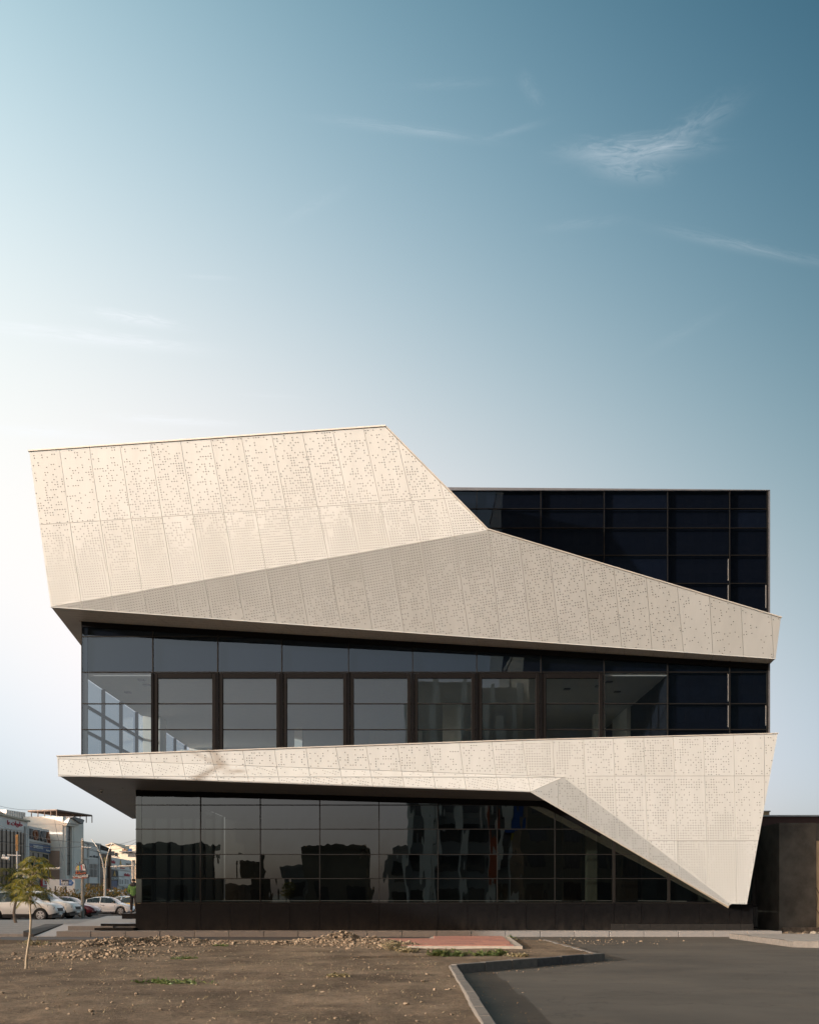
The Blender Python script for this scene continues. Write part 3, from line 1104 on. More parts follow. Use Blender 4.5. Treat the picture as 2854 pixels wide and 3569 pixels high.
# ================================================================== ground
def asphalt(name, col, var, lo=None):
    m = bpy.data.materials.new(name)
    m.use_nodes = True
    t = m.node_tree
    b = t.nodes['Principled BSDF']
    b.inputs['Roughness'].default_value = 0.82
    b.inputs['Specular IOR Level'].default_value = 0.3
    tc = N(t, 'ShaderNodeTexCoord').outputs['Object']
    a = N(t, 'ShaderNodeTexNoise', i_Scale=0.3, i_Detail=7.0, i_Roughness=0.66)
    mp = N(t, 'ShaderNodeMapping')
    mp.inputs['Scale'].default_value = (0.9, 1.15, 1)
    t.links.new(tc, mp.inputs[0])
    t.links.new(mp.outputs[0], a.inputs['Vector'])
    f = N(t, 'ShaderNodeTexNoise', i_Scale=70.0, i_Detail=3.0)
    t.links.new(tc, f.inputs['Vector'])
    s = M(t, 'ADD', M(t, 'MULTIPLY', a.outputs[0], 0.75), M(t, 'MULTIPLY', f.outputs[0], 0.25))
    rp = N(t, 'ShaderNodeValToRGB')
    rp.color_ramp.elements[0].position, rp.color_ramp.elements[1].position = 0.36, 0.64
    rp.color_ramp.elements[0].color = tuple(c * (1 - var) for c in col) + (1,)
    rp.color_ramp.elements[1].color = tuple(c * (1 + var) for c in col) + (1,)
    t.links.new(s, rp.inputs[0])
    t.links.new(rp.outputs[0], b.inputs['Base Color'])
    # fine stone grain, wandering cracks and dust blown over from the soil
    gr = N(t, 'ShaderNodeTexNoise', i_Scale=160.0, i_Detail=2.0)
    t.links.new(tc, gr.inputs['Vector'])
    wn = N(t, 'ShaderNodeTexNoise', i_Scale=1.1, i_Detail=5.0)
    t.links.new(tc, wn.inputs['Vector'])
    wv = VM(t, 'ADD', tc, VM(t, 'SCALE', wn.outputs['Color'], scale=1.6))
    vo = N(t, 'ShaderNodeTexVoronoi', feature='DISTANCE_TO_EDGE', i_Scale=0.28)
    t.links.new(wv, vo.inputs['Vector'])
    ck = M(t, 'MULTIPLY', M(t, 'SUBTRACT', 0.006, vo.outputs['Distance'], clamp=True), 150.0, clamp=True)
    du = N(t, 'ShaderNodeTexNoise', i_Scale=0.5, i_Detail=9.0, i_Roughness=0.72)
    t.links.new(tc, du.inputs['Vector'])
    dm = M(t, 'MULTIPLY', M(t, 'SUBTRACT', du.outputs[0], 0.52), 3.5, clamp=True)
    m1 = N(t, 'ShaderNodeMix', data_type='RGBA')
    t.links.new(M(t, 'MULTIPLY', dm, 0.65), m1.inputs[0])
    t.links.new(rp.outputs[0], m1.inputs[6])
    m1.inputs[7].default_value = (0.105, 0.086, 0.063, 1)
    m2 = N(t, 'ShaderNodeMix', data_type='RGBA', blend_type='MULTIPLY')
    t.links.new(m1.outputs[2], m2.inputs[6])
    m2.inputs[0].default_value = 1.0
    gv = N(t, 'ShaderNodeMapRange')
    gv.inputs[3].default_value, gv.inputs[4].default_value = 0.6, 1.4
    t.links.new(gr.outputs[0], gv.inputs[0])
    cc = N(t, 'ShaderNodeCombineXYZ')
    gk = M(t, 'MULTIPLY', gv.outputs[0], M(t, 'SUBTRACT', 1.0, M(t, 'MULTIPLY', ck, 0.45)))
    for q in range(3):
        t.links.new(gk, cc.inputs[q])
    t.links.new(cc.outputs[0], m2.inputs[7])
    t.links.new(m2.outputs[2], b.inputs['Base Color'])
    n2 = N(t, 'ShaderNodeTexNoise', i_Scale=45.0, i_Detail=6.0, i_Roughness=0.7)
    t.links.new(tc, n2.inputs['Vector'])
    bp = N(t, 'ShaderNodeBump', i_Strength=0.35, i_Distance=0.012)
    t.links.new(n2.outputs[0], bp.inputs['Height'])
    t.links.new(bp.outputs[0], b.inputs['Normal'])
    return m


ASPH = asphalt('asphalt_worn', (0.058, 0.052, 0.043), 0.34)
ASPH2 = asphalt('asphalt_street', (0.085, 0.085, 0.088), 0.15)
FAR = pmat('far_ground', (0.16, 0.15, 0.13), rough=.9, var=.2, scale=.2)
# terrain to the horizon, then the paved sheets a few millimetres above it
structure(MB().box(-1500, 1500, -400, 2500, -0.6, -0.008).build('ground', FAR))
structure(MB().add([(0.9, 4, 0), (60, 4, 0), (60, 34.9, 0), (0.9, 34.9, 0)], [(0, 1, 2, 3)]).build('parking_lot', ASPH, fix=False))
structure(MB().add([(-70, 28.0, -.002), (0.9, 28.0, -.002), (0.9, 34.9, -.002), (-70, 34.9, -.002)], [(0, 1, 2, 3)]).build('street', ASPH2, fix=False))
structure(MB().add([(-90, 56, -.003), (-9, 56, -.003), (-9, 100, -.003), (-90, 100, -.003)], [(0, 1, 2, 3)]).build('car_park', ASPH2, fix=False))


# dirt lot: displaced sheet with heaps
def dirt_mat():
    m = bpy.data.materials.new('dry_soil')
    m.use_nodes = True
    t = m.node_tree
    b = t.nodes['Principled BSDF']
    b.inputs['Roughness'].default_value = 0.95
    b.inputs['Specular IOR Level'].default_value = 0.15
    tc = N(t, 'ShaderNodeTexCoord').outputs['Object']
    a = N(t, 'ShaderNodeTexNoise', i_Scale=0.55, i_Detail=7.0, i_Roughness=0.65)
    t.links.new(tc, a.inputs['Vector'])
    f = N(t, 'ShaderNodeTexNoise', i_Scale=14.0, i_Detail=6.0, i_Roughness=0.75)
    t.links.new(tc, f.inputs['Vector'])
    s = M(t, 'ADD', M(t, 'MULTIPLY', a.outputs[0], 0.6), M(t, 'MULTIPLY', f.outputs[0], 0.4))
    rp = N(t, 'ShaderNodeValToRGB')
    e = rp.color_ramp.elements
    e[0].position, e[0].color = 0.40, (0.070, 0.052, 0.036, 1)
    e[1].position, e[1].color = 0.60, (0.185, 0.142, 0.10, 1)
    k = e.new(0.5)
    k.color = (0.122, 0.092, 0.064, 1)
    t.links.new(s, rp.inputs[0])
    # thin dry grass film in patches
    g = N(t, 'ShaderNodeTexNoise', i_Scale=0.9, i_Detail=8.0, i_Roughness=0.75)
    t.links.new(tc, g.inputs['Vector'])
    gm = M(t, 'MULTIPLY', M(t, 'SUBTRACT', g.outputs[0], 0.56), 5.0, clamp=True)
    mx = N(t, 'ShaderNodeMix', data_type='RGBA')
    t.links.new(M(t, 'MULTIPLY', gm, 0.55), mx.inputs[0])
    t.links.new(rp.outputs[0], mx.inputs[6])
    mx.inputs[7].default_value = (0.115, 0.105, 0.055, 1)
    t.links.new(mx.outputs[2], b.inputs['Base Color'])
    n2 = N(t, 'ShaderNodeTexNoise', i_Scale=26.0, i_Detail=8.0, i_Roughness=0.75)
    t.links.new(tc, n2.inputs['Vector'])
    bp = N(t, 'ShaderNodeBump', i_Strength=0.9, i_Distance=0.05)
    t.links.new(n2.outputs[0], bp.inputs['Height'])
    t.links.new(bp.outputs[0], b.inputs['Normal'])
    return m


SOIL = dirt_mat()
KX = 0.86
KA, KB = Vector((KX, 18.0)), Vector((4.32, 21.7))
RX = 4.32
heaps = []                                             # x, y, rx, ry, h


def heap_px(px, py, w, d, h):
    Y = (EYE - .1) * FPX / (py - HOR)
    heaps.append(((px - CX) / FPX * Y, Y, w, d, h * .42))


for px, py, w, d, h in ((320, 3298, .7, .5, .26), (420, 3296, .9, .5, .30), (520, 3293, .9, .5, .22), (640, 3290, 1.0, .4, .18), (760, 3289, .7, .4, .12),
                        (330, 3330, .9, .6, .22), (440, 3322, .6, .5, .18), (240, 3345, .6, .5, .14), (560, 3290, .5, .3, .2), (880, 3291, .6, .4, .14),
                        (1060, 3287, .6, .35, .20), (1150, 3291, .7, .45, .28), (1225, 3290, .8, .5, .42), (1290, 3296, .8, .4, .40), (1350, 3302, .7, .4, .36), (1420, 3306, .5, .35, .24), (990, 3292, .5, .3, .1)):
    heap_px(px, py, w, d, h)


def dirt_h(x, y):
    h = 0.115 + 0.05 * (fbm(x * .5 + 40, y * .5 + 40, 4) - .5) + 0.045 * (fbm(x * 2.1, y * 2.1, 3) - .5)
    for hx, hy, rx, ry, hh in heaps:
        g = np.exp(-((x - hx) / rx) ** 2 - ((y - hy) / ry) ** 2)
        h = h + hh * g * (0.15 + 1.7 * fbm(x * 3.7, y * 3.7, 5))
    h = h + 0.022 * (fbm(x * 6.5 + 9, y * 6.5, 3) - .5)
    h = h - 0.16 * np.clip((y - 29.8) / 0.9, 0, 1)      # falls to the street
    h = h + .02 * np.exp(-((x + 0.4 - (y - 12) * .18) / .35) ** 2) * (y < 15)
    return h


gx = np.linspace(-16, RX, 330)
gy = np.concatenate([np.linspace(5.0, 14, 110), np.linspace(14.1, 30.8, 250)])
XX, YY = np.meshgrid(gx, gy)
keepm = np.where(YY < 18.0, XX < KX, np.where(YY < 21.7, XX < KX + (YY - 18.0) * (RX - KX) / 3.7 if False else (YY > 18.0 + (XX - KX) * 3.7 / (RX - KX)) | (XX < KX), True))
ZZ = dirt_h(XX, YY)
edge = np.clip((KX - XX) / .5, 0, 1)
ZZ = np.where((YY < 18.0), np.minimum(ZZ, .15) * (1 - edge) + ZZ * edge, ZZ)
ZZ = np.where((YY > 18) & (XX > KX - .3), np.minimum(ZZ, .13), ZZ)
ny, nx = XX.shape
vs = np.stack([XX, YY, ZZ], -1).reshape(-1, 3)
kf = keepm
ok = kf[:-1, :-1] & kf[:-1, 1:] & kf[1:, :-1] & kf[1:, 1:]
a_ = (np.arange(ny - 1)[:, None] * nx + np.arange(nx - 1)[None])[ok]
fs = np.stack([a_, a_ + 1, a_ + nx + 1, a_ + nx], 1).tolist()
me = bpy.data.meshes.new('dirt_lot')
me.from_pydata(vs.tolist(), [], fs)
me.polygons.foreach_set('use_smooth', [True] * len(fs))
me.update()
structure(link('dirt_lot', me, SOIL))
structure(MB().add([(-60, 4, .1), (-15.9, 4, .1), (-15.9, 30.8, .0), (-60, 30.8, .0)], [(0, 1, 2, 3)]).build('dirt_verge', SOIL, fix=False))


def dz(x, y):                                          # ground height looked up in the sheet
    i = min(max(int((x - gx[0]) / (gx[1] - gx[0]) + .5), 0), len(gx) - 1)
    j = min(max(int(np.searchsorted(gy, y)), 0), len(gy) - 1)
    return float(ZZ[j, i])


# clods of soil on the heaps and scattered over the lot
def ico():
    bm = bmesh.new()
    bmesh.ops.create_icosphere(bm, subdivisions=1, radius=1)
    v = [x.co.copy() for x in bm.verts]
    f = [tuple(q.index for q in p.verts) for p in bm.faces]
    bm.free()
    return v, f


IV, IF = ico()
cl = MB()


IVN = np.array([tuple(v) for v in IV])


def clod(mb, x, y, z, r, squash=.7):
    e = np.array(Euler((random.uniform(0, 6), random.uniform(0, 6), random.uniform(0, 6))).to_matrix())
    k = rng.uniform(.62, 1.25, (len(IVN), 1))
    s = np.array((random.uniform(.75, 1.3), random.uniform(.75, 1.2), squash)) * r
    P = (IVN * k) @ e.T * s + np.array((x, y, z))
    b = len(mb.v)
    mb.v += P.tolist()
    mb.f += [(i + b, j + b, q + b) for i, j, q in IF]


for hx, hy, rx, ry, hh in heaps:
    for _ in range(int(170 + 2000 * hh)):
        x, y = random.gauss(hx, rx * 1.0), random.gauss(hy, ry * .9)
        if y > 30.4 or x > KX - .2 and y < 24:
            continue
        r = min(.065, .007 + random.expovariate(1 / .013))
        clod(cl, x, y, dz(x, y) + r * .25, r)
for _ in range(4200):
    x, y = random.uniform(-13, 3.9), random.uniform(9.5, 30.3)
    if x > KX - .1 and y < 23.2 or (x > -1.3 and y > 24.2):
        continue
    r = min(.035, .004 + random.expovariate(1 / .006))
    clod(cl, x, y, dz(x, y) + r * .2, r)
for _ in range(420):                                   # crumbs spilled over the kerb on to the asphalt
    if random.random() < .5:
        x, y = KX + .12 + abs(random.gauss(0, .35)), random.uniform(9.5, 18)
    else:
        q = random.random()
        x, y = KX + q * (RX - KX) + abs(random.gauss(0, .25)) * .6, 18.0 + q * 3.7 - .1 - abs(random.gauss(0, .3))
    r = min(.016, .002 + random.expovariate(1 / .003))
    clod(cl, x, y, r * .3, r)
for _ in range(260):
    x, y = random.gauss(5.2, 1.6), random.gauss(31.0, 1.1)
    r = min(.05, .005 + random.expovariate(1 / .010))
    if x > RX + .15 or y > 30.9:
        clod(cl, x, y, r * .3, r)
CLOD = pmat('soil_clod', (0.19, 0.146, 0.103), rough=.95, var=.35, scale=9, bump=.5, bscale=25, spec=.1)
stuff(cl.build('soil_clods', CLOD, fix=False))

# ------------------------------------------------------------------ kerbs, slabs
KERB = pmat('kerb_concrete', (0.105, 0.096, 0.085), rough=.85, var=.2, scale=7, bump=.3, bscale=40)
KERBK = pmat('kerb_black_paint', (0.045, 0.043, 0.042), rough=.75, var=.35, scale=9, bump=.2)


def kerb_run(root, p0, p1, n, h, w, mats, side=1, z0=-.05):
    p0, p1 = Vector((p0[0], p0[1], 0)), Vector((p1[0], p1[1], 0))
    d = (p1 - p0)
    s = Vector((-d.y, d.x, 0)).normalized() * w * side
    for i in range(n):
        a = p0 + d * ((i + .006) / n) + Vector((0, 0, z0))
        b = p0 + d * ((i + 1 - .006) / n) + Vector((0, 0, z0))
        hh = h + random.uniform(-.008, .008)
        j = s.normalized() * random.uniform(-.006, .006)
        o = MB().prism([a + j, b + j, b + s + j, a + s + j], Vector((0, 0, hh - z0))).build('kerb_stone', mats[i % len(mats)] if not callable(mats) else mats(i), root)
        bevel(o, .012)


k = tag(empty('kerb', (KX, 14, 0), worldly=True), 'concrete kerb running from the foreground along the dirt lot edge', 'kerb')
kerb_run(k, (KX, 6), (KX, 18.0), 14, .165, .14, [KERB], 1)
k = tag(empty('kerb', (2.5, 20, 0), worldly=True), 'kerb with blackened stones facing the camera across the lot corner', 'kerb')
kerb_run(k, (KX, 18.0), (4.32, 21.7), 6, .17, .14, lambda i: KERBK if i in (3, 4) else KERB, 1)
k = tag(empty('kerb', (RX, 26, 0), worldly=True), 'low kerb running back from the black kerb corner towards the building', 'kerb')
kerb_run(k, (RX, 21.7), (4.15, 29.6), 8, .13, .13, [KERB], 1)
# kerbed walk along the building
GR2 = [GRANITE, GRANITE2]
k = tag(empty('kerb', (0, 34.9, 0), worldly=True), 'long grey granite kerb along the foot of the glass building', 'kerb')
xs = -12.55
nst = 21
kerb_run(k, (xs, 34.9), (13.25, 34.9), nst, .2, .22, lambda i: random.choice(GR2), 1)
PAVE = pmat('walk_paving', (0.21, 0.20, 0.185), rough=.8, var=.12, scale=3, bump=.15)
structure(MB().box(-12.5, 13.2, 35.121, 36.0, -.05, .196).build('pavement', PAVE))
# left: plaza, granite block, black steps, ramp
plz = tag(empty('entrance_terrace', (-12, 40, 0), worldly=True), 'raised grey entrance terrace with granite edge left of the glass corner', 'terrace')
MB().prism([(-12.5, 36.05, -.05), (-9.98, 36.05, -.05), (-9.98, 56, -.05), (-17.2, 56, -.05)], (0, 0, .405)).build('paving', pmat('terrace_paving', (.28, .28, .28), rough=.7, var=.1, scale=3), plz)
for i in range(3):
    MB().box(-12.48 + i * .55, -12.48 + (i + 1) * .55 - .008, 35.9, 36.04, .19, .352).build('edge_stone', random.choice(GR2), plz)
st = tag(empty('black_steps', (-10.6, 36, 0), worldly=True), 'low black stone steps beside the glass corner', 'steps')
MB().box(-11.4, -9.99, 35.55, 36.6, .21, .30).build('step', GRANITE_BK, st)
MB().box(-11.3, -9.99, 35.95, 37.6, .362, .44).build('step', GRANITE_BK, st)
st = tag(empty('stone_block', (-12, 49, .36), worldly=True), 'black stone block step where the person in green stands', 'step')
MB().box(-14.05, -9.99, 48.0, 53.0, .36, .60).build('block', GRANITE_BK, st)
MB().box(-14.08, -9.99, 47.96, 53.04, .601, .625).build('slab', GRANITE_BK, st)
rp = tag(empty('ramp', (-13.2, 36, 0), worldly=True), 'pale sloping ramp with dark side at the terrace left end', 'ramp')
MB().add([(-13.35, 34.95, 0), (-12.6, 34.95, 0), (-12.6, 38.6, 0), (-13.6, 38.6, 0), (-13.35, 34.95, .02), (-12.6, 34.95, .02), (-12.6, 38.6, .34), (-13.6, 38.6, .34)],
         [(0, 3, 2, 1), (4, 5, 6, 7), (0, 1, 5, 4), (1, 2, 6, 5), (2, 3, 7, 6), (3, 0, 4, 7)]).build('ramp_slab', pmat('ramp_paving', (.34, .34, .35), rough=.7, var=.06), rp)
MB().add([(-13.75, 34.98, 0), (-13.37, 34.98, 0), (-13.62, 38.6, 0), (-14.3, 38.6, 0), (-13.75, 34.98, .20), (-13.37, 34.98, .08), (-13.62, 38.6, .36), (-14.3, 38.6, .36)],
         [(0, 3, 2, 1), (4, 5, 6, 7), (0, 1, 5, 4), (1, 2, 6, 5), (2, 3, 7, 6), (3, 0, 4, 7)]).build('ramp_flank', KERBK, rp)
# sidewalk on the far left, in paving bands
SWK = pmat('sidewalk_paving', (0.235, 0.23, 0.225), rough=.85, var=.18, scale=5, bump=.3)
SWK2 = pmat('sidewalk_paving_b', (0.29, 0.285, 0.28), rough=.85, var=.18, scale=5, bump=.3)
sw_ = structure(MB().add([(-40, 35.6, -.04), (-13.8, 35.1, -.04), (-17.3, 56, -.04), (-40, 56, -.04), (-40, 35.6, .06), (-13.8, 35.1, .10), (-17.3, 56, .16), (-40, 56, .02)],
     [(0, 3, 2, 1), (4, 5, 6, 7), (0, 1, 5, 4), (1, 2, 6, 5), (2, 3, 7, 6), (3, 0, 4, 7)]).build('sidewalk', SWK))
for i in range(7):
    y = 36.4 + i * 2.7
    MB().add([(-30, y + .35, .069 + .004 * i), (-14.1 - i * .43, y, .113 + .008 * i), (-14.1 - i * .43, y + .5, .113 + .008 * i), (-30, y + .85, .069 + .004 * i)], [(0, 1, 2, 3)]).build('paving_band', SWK2, sw_, fix=False)
# red paved slab island with concrete edge
sl = tag(empty('paved_slab', (1, 27, 0), worldly=True), 'low concrete slab topped with red paving at the edge of the dirt', 'slab')
CONC = pmat('slab_concrete', (0.30, 0.265, 0.22), rough=.9, var=.18, scale=4, bump=.4, bscale=30)
MB().prism([(-.3, 24.5, -.05), (2.82, 24.5, -.05), (3.1, 30.6, -.05), (.7, 30.6, -.05), (.55, 28.8, -.05), (-2.4, 28.6, -.05)], (0, 0, .235)).build('slab_base', CONC, sl)
RED = pmat('red_paver', (0.27, 0.12, 0.085), rough=.85, var=.2, scale=6, bump=.3)
RED2 = pmat('red_paver_b', (0.235, 0.10, 0.075), rough=.85, var=.2, scale=6, bump=.3)
y = 24.62
row = 0
while y < 30.4:
    d = .58
    x = (-.25 - (y - 24.6) * .5) if y < 28.4 else .74
    xe = 2.62 + (y - 24.6) * .045
    off = (row % 2) * .45
    x0 = x
    while x0 < xe - .05:
        x1 = min(xe, x0 + (.9 if x0 > x else .9 - off))
        MB().box(x0, x1 - .012, y, y + d - .012, .186, .206 + random.uniform(-.003, .003)).build('paver', random.choice([RED, RED, RED2]), sl)
        x0 = x1
    y += d
    row += 1
# parking kerb on the right
k = tag(empty('kerb', (11, 27, 0), worldly=True), 'pale kerb of a raised walk at the right edge of the photo', 'kerb')
kerb_run(k, (10.75, 27.6), (16.2, 23.6), 9, .19, .15, lambda i: KERB, 1)
kerb_run(k, (10.9, 33.5), (10.75, 27.62), 6, .17, .15, lambda i: KERB, 1)
structure(MB().prism([(10.92, 27.75, -.02), (16.4, 23.75, -.02), (30, 23.75, -.02), (30, 33.5, -.02), (11.0, 33.5, -.02)], (0, 0, .185)).build('raised_walk', PAVE))

# ------------------------------------------------------------------ walls on the right
DW = pmat('dark_render', (0.075, 0.069, 0.060), rough=.9, var=.38, scale=1.3, bump=.5, bscale=35)
w = tag(empty('rendered_wall', (15, 38.5, 0), worldly=True), 'tall dark grey rendered wall block right of the glass building', 'wall')
wx = (2714 - CX) / FPX * 38
wz = EYE + (HOR - 2868) / FPX * 38
wx1 = (2843 - CX) / FPX * 38
MB().box(wx, wx1, 38, 42.5, .06, wz).build('wall_body', DW, w)
MB().box(wx + .1, wx1 + .1, 37.85, 37.99, -.02, .24).build('broken_footing', pmat('rubble_dark', (.10, .085, .07), rough=.95, var=.4, scale=7, bump=.9, bscale=12), w)
TAN = pmat('tan_render', (0.42, 0.31, 0.19), rough=.9, var=.2, scale=1.5, bump=.4)
w = tag(empty('tan_wall', (17, 38, 0), worldly=True), 'sunlit tan wall at the right picture edge', 'wall')
MB().box(wx1 + .02, 26, 38.1, 42.4, 0, EYE + (HOR - 2930) / FPX * 38).build('wall_body', TAN, w)
MB().box(wx1 + .02, 26, 38.1, 42.4, EYE + (HOR - 2930) / FPX * 38 + .003, wz - .02).build('upper_wall', DW, w)
vm = MB()
random.seed(5)
for i in range(7):
    x, z = wx1 + random.uniform(.05, .5), random.uniform(.2, 2.4)
    pts = []
    for j in range(7):
        pts.append((x, 38.05 + random.uniform(-.02, .02), z))
        x += random.uniform(-.12, .12)
        z += random.uniform(.1, .3)
    vm.tube(pts, [.014, .013, .012, .01, .009, .007, .005], 5)
tag(vm.build('bare_vine', pmat('vine_bark', (.07, .05, .035), rough=.9, var=.2)), 'thin bare vine climbing the tan wall', 'vine')
RB = pmat('red_brown_cladding', (0.085, 0.045, 0.038), rough=.8, var=.15, scale=2)
w = tag(empty('red_brown_building', (19, 48, 0), worldly=True), 'flat roofed dark red brown building behind the rendered wall', 'building')
rx0 = (2668 - CX) / FPX * 46
rz = EYE + (HOR - 2841) / FPX * 46
MB().prism([(rx0 - .9, 46, 0), (34, 46, 0), (34, 56, 0), (rx0 - .9, 56, 0)], (0, 0, rz - .07)).build('wall', RB, w)
MB().box(rx0 - .9, 34.1, 45.9, 56, rz - .068, rz).build('roof_edge', pmat('roof_flashing', (.62, .62, .6), rough=.5, var=.1), w)
w = tag(empty('tan_chimney_block', (rx0, 60, 0), worldly=True), 'tan masonry block peeping over the red brown roof', 'building')
MB().box((2650 - CX) / FPX * 60, (2680 - CX) / FPX * 60, 60, 63, 0, EYE + (HOR - 2830) / FPX * 60).build('wall', TAN, w)
MB().box((2649 - CX) / FPX * 60 - .1, (2682 - CX) / FPX * 60, 59.9, 63.1, EYE + (HOR - 2830) / FPX * 60 + .002, EYE + (HOR - 2826) / FPX * 60).build('coping', CONC, w)
# dark side wing between building and wall
w = tag(empty('dark_side_wall', (13, 40, 0), worldly=True), 'shadowed dark wall in the gap beside the building', 'wall')
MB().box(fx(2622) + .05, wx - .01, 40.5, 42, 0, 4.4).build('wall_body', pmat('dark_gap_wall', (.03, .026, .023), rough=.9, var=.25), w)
gt = tag(empty('metal_gate', (13, 37, 0), worldly=True), 'low black bar gate in the gap right of the plinth', 'gate')
MB().box(fx(2626), fx(2672), 37.0, 37.05, .24, .29).box(fx(2626), fx(2672), 37.0, 37.05, 1.05, 1.1).build('gate_frame', BLACK, gt)
for i in range(12):
    px = 2627 + i * 4
    MB().box(fx(px), fx(px) + .014, 37.01, 37.03, .22, 1.12).build('bar', pmat('gate_bar', (.06, .055, .05), rough=.6, var=.2), gt)
# rubble at the end of the kerb
random.seed(3)
rb = MB()
for _ in range(420):
    x, y = random.gauss(13.3, .75), random.gauss(34.75, .28)
    r = min(.09, .012 + random.expovariate(1 / .02))
    clod(rb, x, y, r * .3, r, .5)
for _ in range(160):
    x, y = random.uniform(13.6, 16.5), random.gauss(37.4, .22)
    r = min(.14, .02 + random.expovariate(1 / .03))
    clod(rb, x, y, r * .3, r, .7)
stuff(rb.build('rubble', pmat('rubble_tan', (.30, .25, .19), rough=.95, var=.35, scale=5), fix=False))
# ================================================================== street on the left
SP = vplane(-39.6, 95, .1, .995)                       # building line of the shopping street
SIN = Vector((-.995, .1, 0))                           # into the buildings
ALU = pmat('alu_cladding', (0.74, 0.725, 0.70), rough=.45, var=.06, scale=.6)
ALU2 = pmat('alu_cladding_grey', (0.54, 0.53, 0.51), rough=.45, var=.06, scale=.6)
WHITEB = pmat('white_stone', (0.80, 0.765, 0.70), rough=.8, var=.06, scale=.6)
CREAM = pmat('cream_render', (0.60, 0.52, 0.41), rough=.9, var=.08, scale=.5)
DGL = pmat('dark_shop_glass', (0.035, 0.038, 0.04), rough=.08, var=.3, scale=.6, spec=.8)
BGL = pmat('bronze_shop_glass', (0.13, 0.085, 0.055), rough=.1, var=.35, scale=.35, spec=.8)
BLUE = pmat('sign_blue', (0.02, 0.065, 0.17), rough=.4, var=.05)
SWHITE = pmat('sign_white', (0.80, 0.80, 0.79), rough=.5, var=.02)
SRED = pmat('sign_red', (0.50, 0.03, 0.05), rough=.5, var=.04)
SORANGE = pmat('sign_orange', (0.62, 0.15, 0.05), rough=.5, var=.05)
SBROWN = pmat('sign_brown_letter', (0.33, 0.12, 0.05), rough=.5, var=.06)
SDARK = pmat('sign_dark', (0.05, 0.05, 0.055), rough=.5, var=.05)
SGREY = pmat('sign_grey_letter', (0.16, 0.15, 0.15), rough=.5, var=.05)
GOLD = pmat('sign_gold', (0.55, 0.36, 0.10), rough=.4, metal=.3, var=.08)
BROWNC = pmat('brown_cladding', (0.20, 0.115, 0.075), rough=.6, var=.12, scale=2)


def body(name, pl, px0, px1, pyt0, pyt1, depth, m, parent, inw=SIN, zb=0.0):
    a, b = pl.gz(px0, zb), pl.gz(px1, zb)
    c, d = pl.pt(px1, pyt1), pl.pt(px0, pyt0)
    return MB().prism([a, b, c, d], Vector(inw) * depth).build(name, m, parent)


def sheet(name, pl, px0, px1, y00, y01, y10, y11, m, parent, proud=.06, thick=.1):
    """panel on pl: top edge y00->y10, bottom edge y01->y11 (left->right)"""
    return px_prism(name, [(px0, y01), (px1, y11), (px1, y10), (px0, y00)], pl, thick, m, parent, proud)


# --- sweet shop (leftmost)
b = tag(empty('shop_building', (-39.6, 95, 0), worldly=True), 'leftmost shop with red script sign and bronze glass front', 'building')
body('wall', SP, -120, 97, 2810, 2864, 9, ALU, b)
sheet('cornice', SP, -118, 99, 2806, 2813, 2860, 2866, CREAM, b, .25, .3)
sheet('sign_board', SP, -40, 80, 2846, 2884, 2872, 2895, ALU, b, .12, .1)
letter_on('shop_lettering', '\uFE8E\uFECB \uFE95\uFE8E\uFEF3\uFEEE\uFEE0\uFEA3', SP, 22, 75, 2858, 2879, SRED, b, .06, .16, .02, .13)
sheet('shop_window', SP, -60, 83, 2886, 3090, 2903, 3090, BGL, b, .05, .06)
for px in (6, 21, 35, 48, 60, 72):
    sheet('window_bar', SP, px, px + 1.1, 2889 + px * .14, 3090, 2889 + px * .14, 3090, MULL, b, .1, .06)
for py in (2930, 2965, 3005, 3045):
    sheet('window_bar', SP, -60, 82, py - 4, py - 2.8, py + 10, py + 11.2, MULL, b, .1, .05)
for px in (85, 91.5):
    sheet('pier', SP, px, px + 5.6, 2880, 3110, 2890, 3110, ALU2 if px < 90 else ALU, b, .2, .3)
pR = vplane(-42.5, 99, .1, .995)
mb = tag(empty('roof_unit', (-42.5, 99, 7), worldly=True), 'grey ribbed metal enclosure on the leftmost shop roof', 'roof enclosure')
bx = px_prism('enclosure', [(24, 2850), (90, 2868), (90, 2832), (24, 2822)], pR, 2.2, ALU, mb)
for i in range(8):
    sheet('rib', pR, 28 + i * 8, 29 + i * 8, 2824 + i * 1.2, 2851 + i * 2.1, 2824 + i * 1.2, 2851 + i * 2.1, ALU2, mb, .06, .08)
sp_ = tag(empty('solar_panel', (-42, 97, 8), worldly=True), 'tilted dark solar panel at the far left roof edge', 'solar panel')
for i in range(3):
    q = vplane(-43.0 + i * .3, 97.5 + i, .1, .995)
    px_prism('module', [(-30, 2816 + i * 9), (21, 2842 + i * 4), (23, 2839 + i * 4), (-30, 2808 + i * 9)], q, .8, ALU2 if i else DGL, sp_)

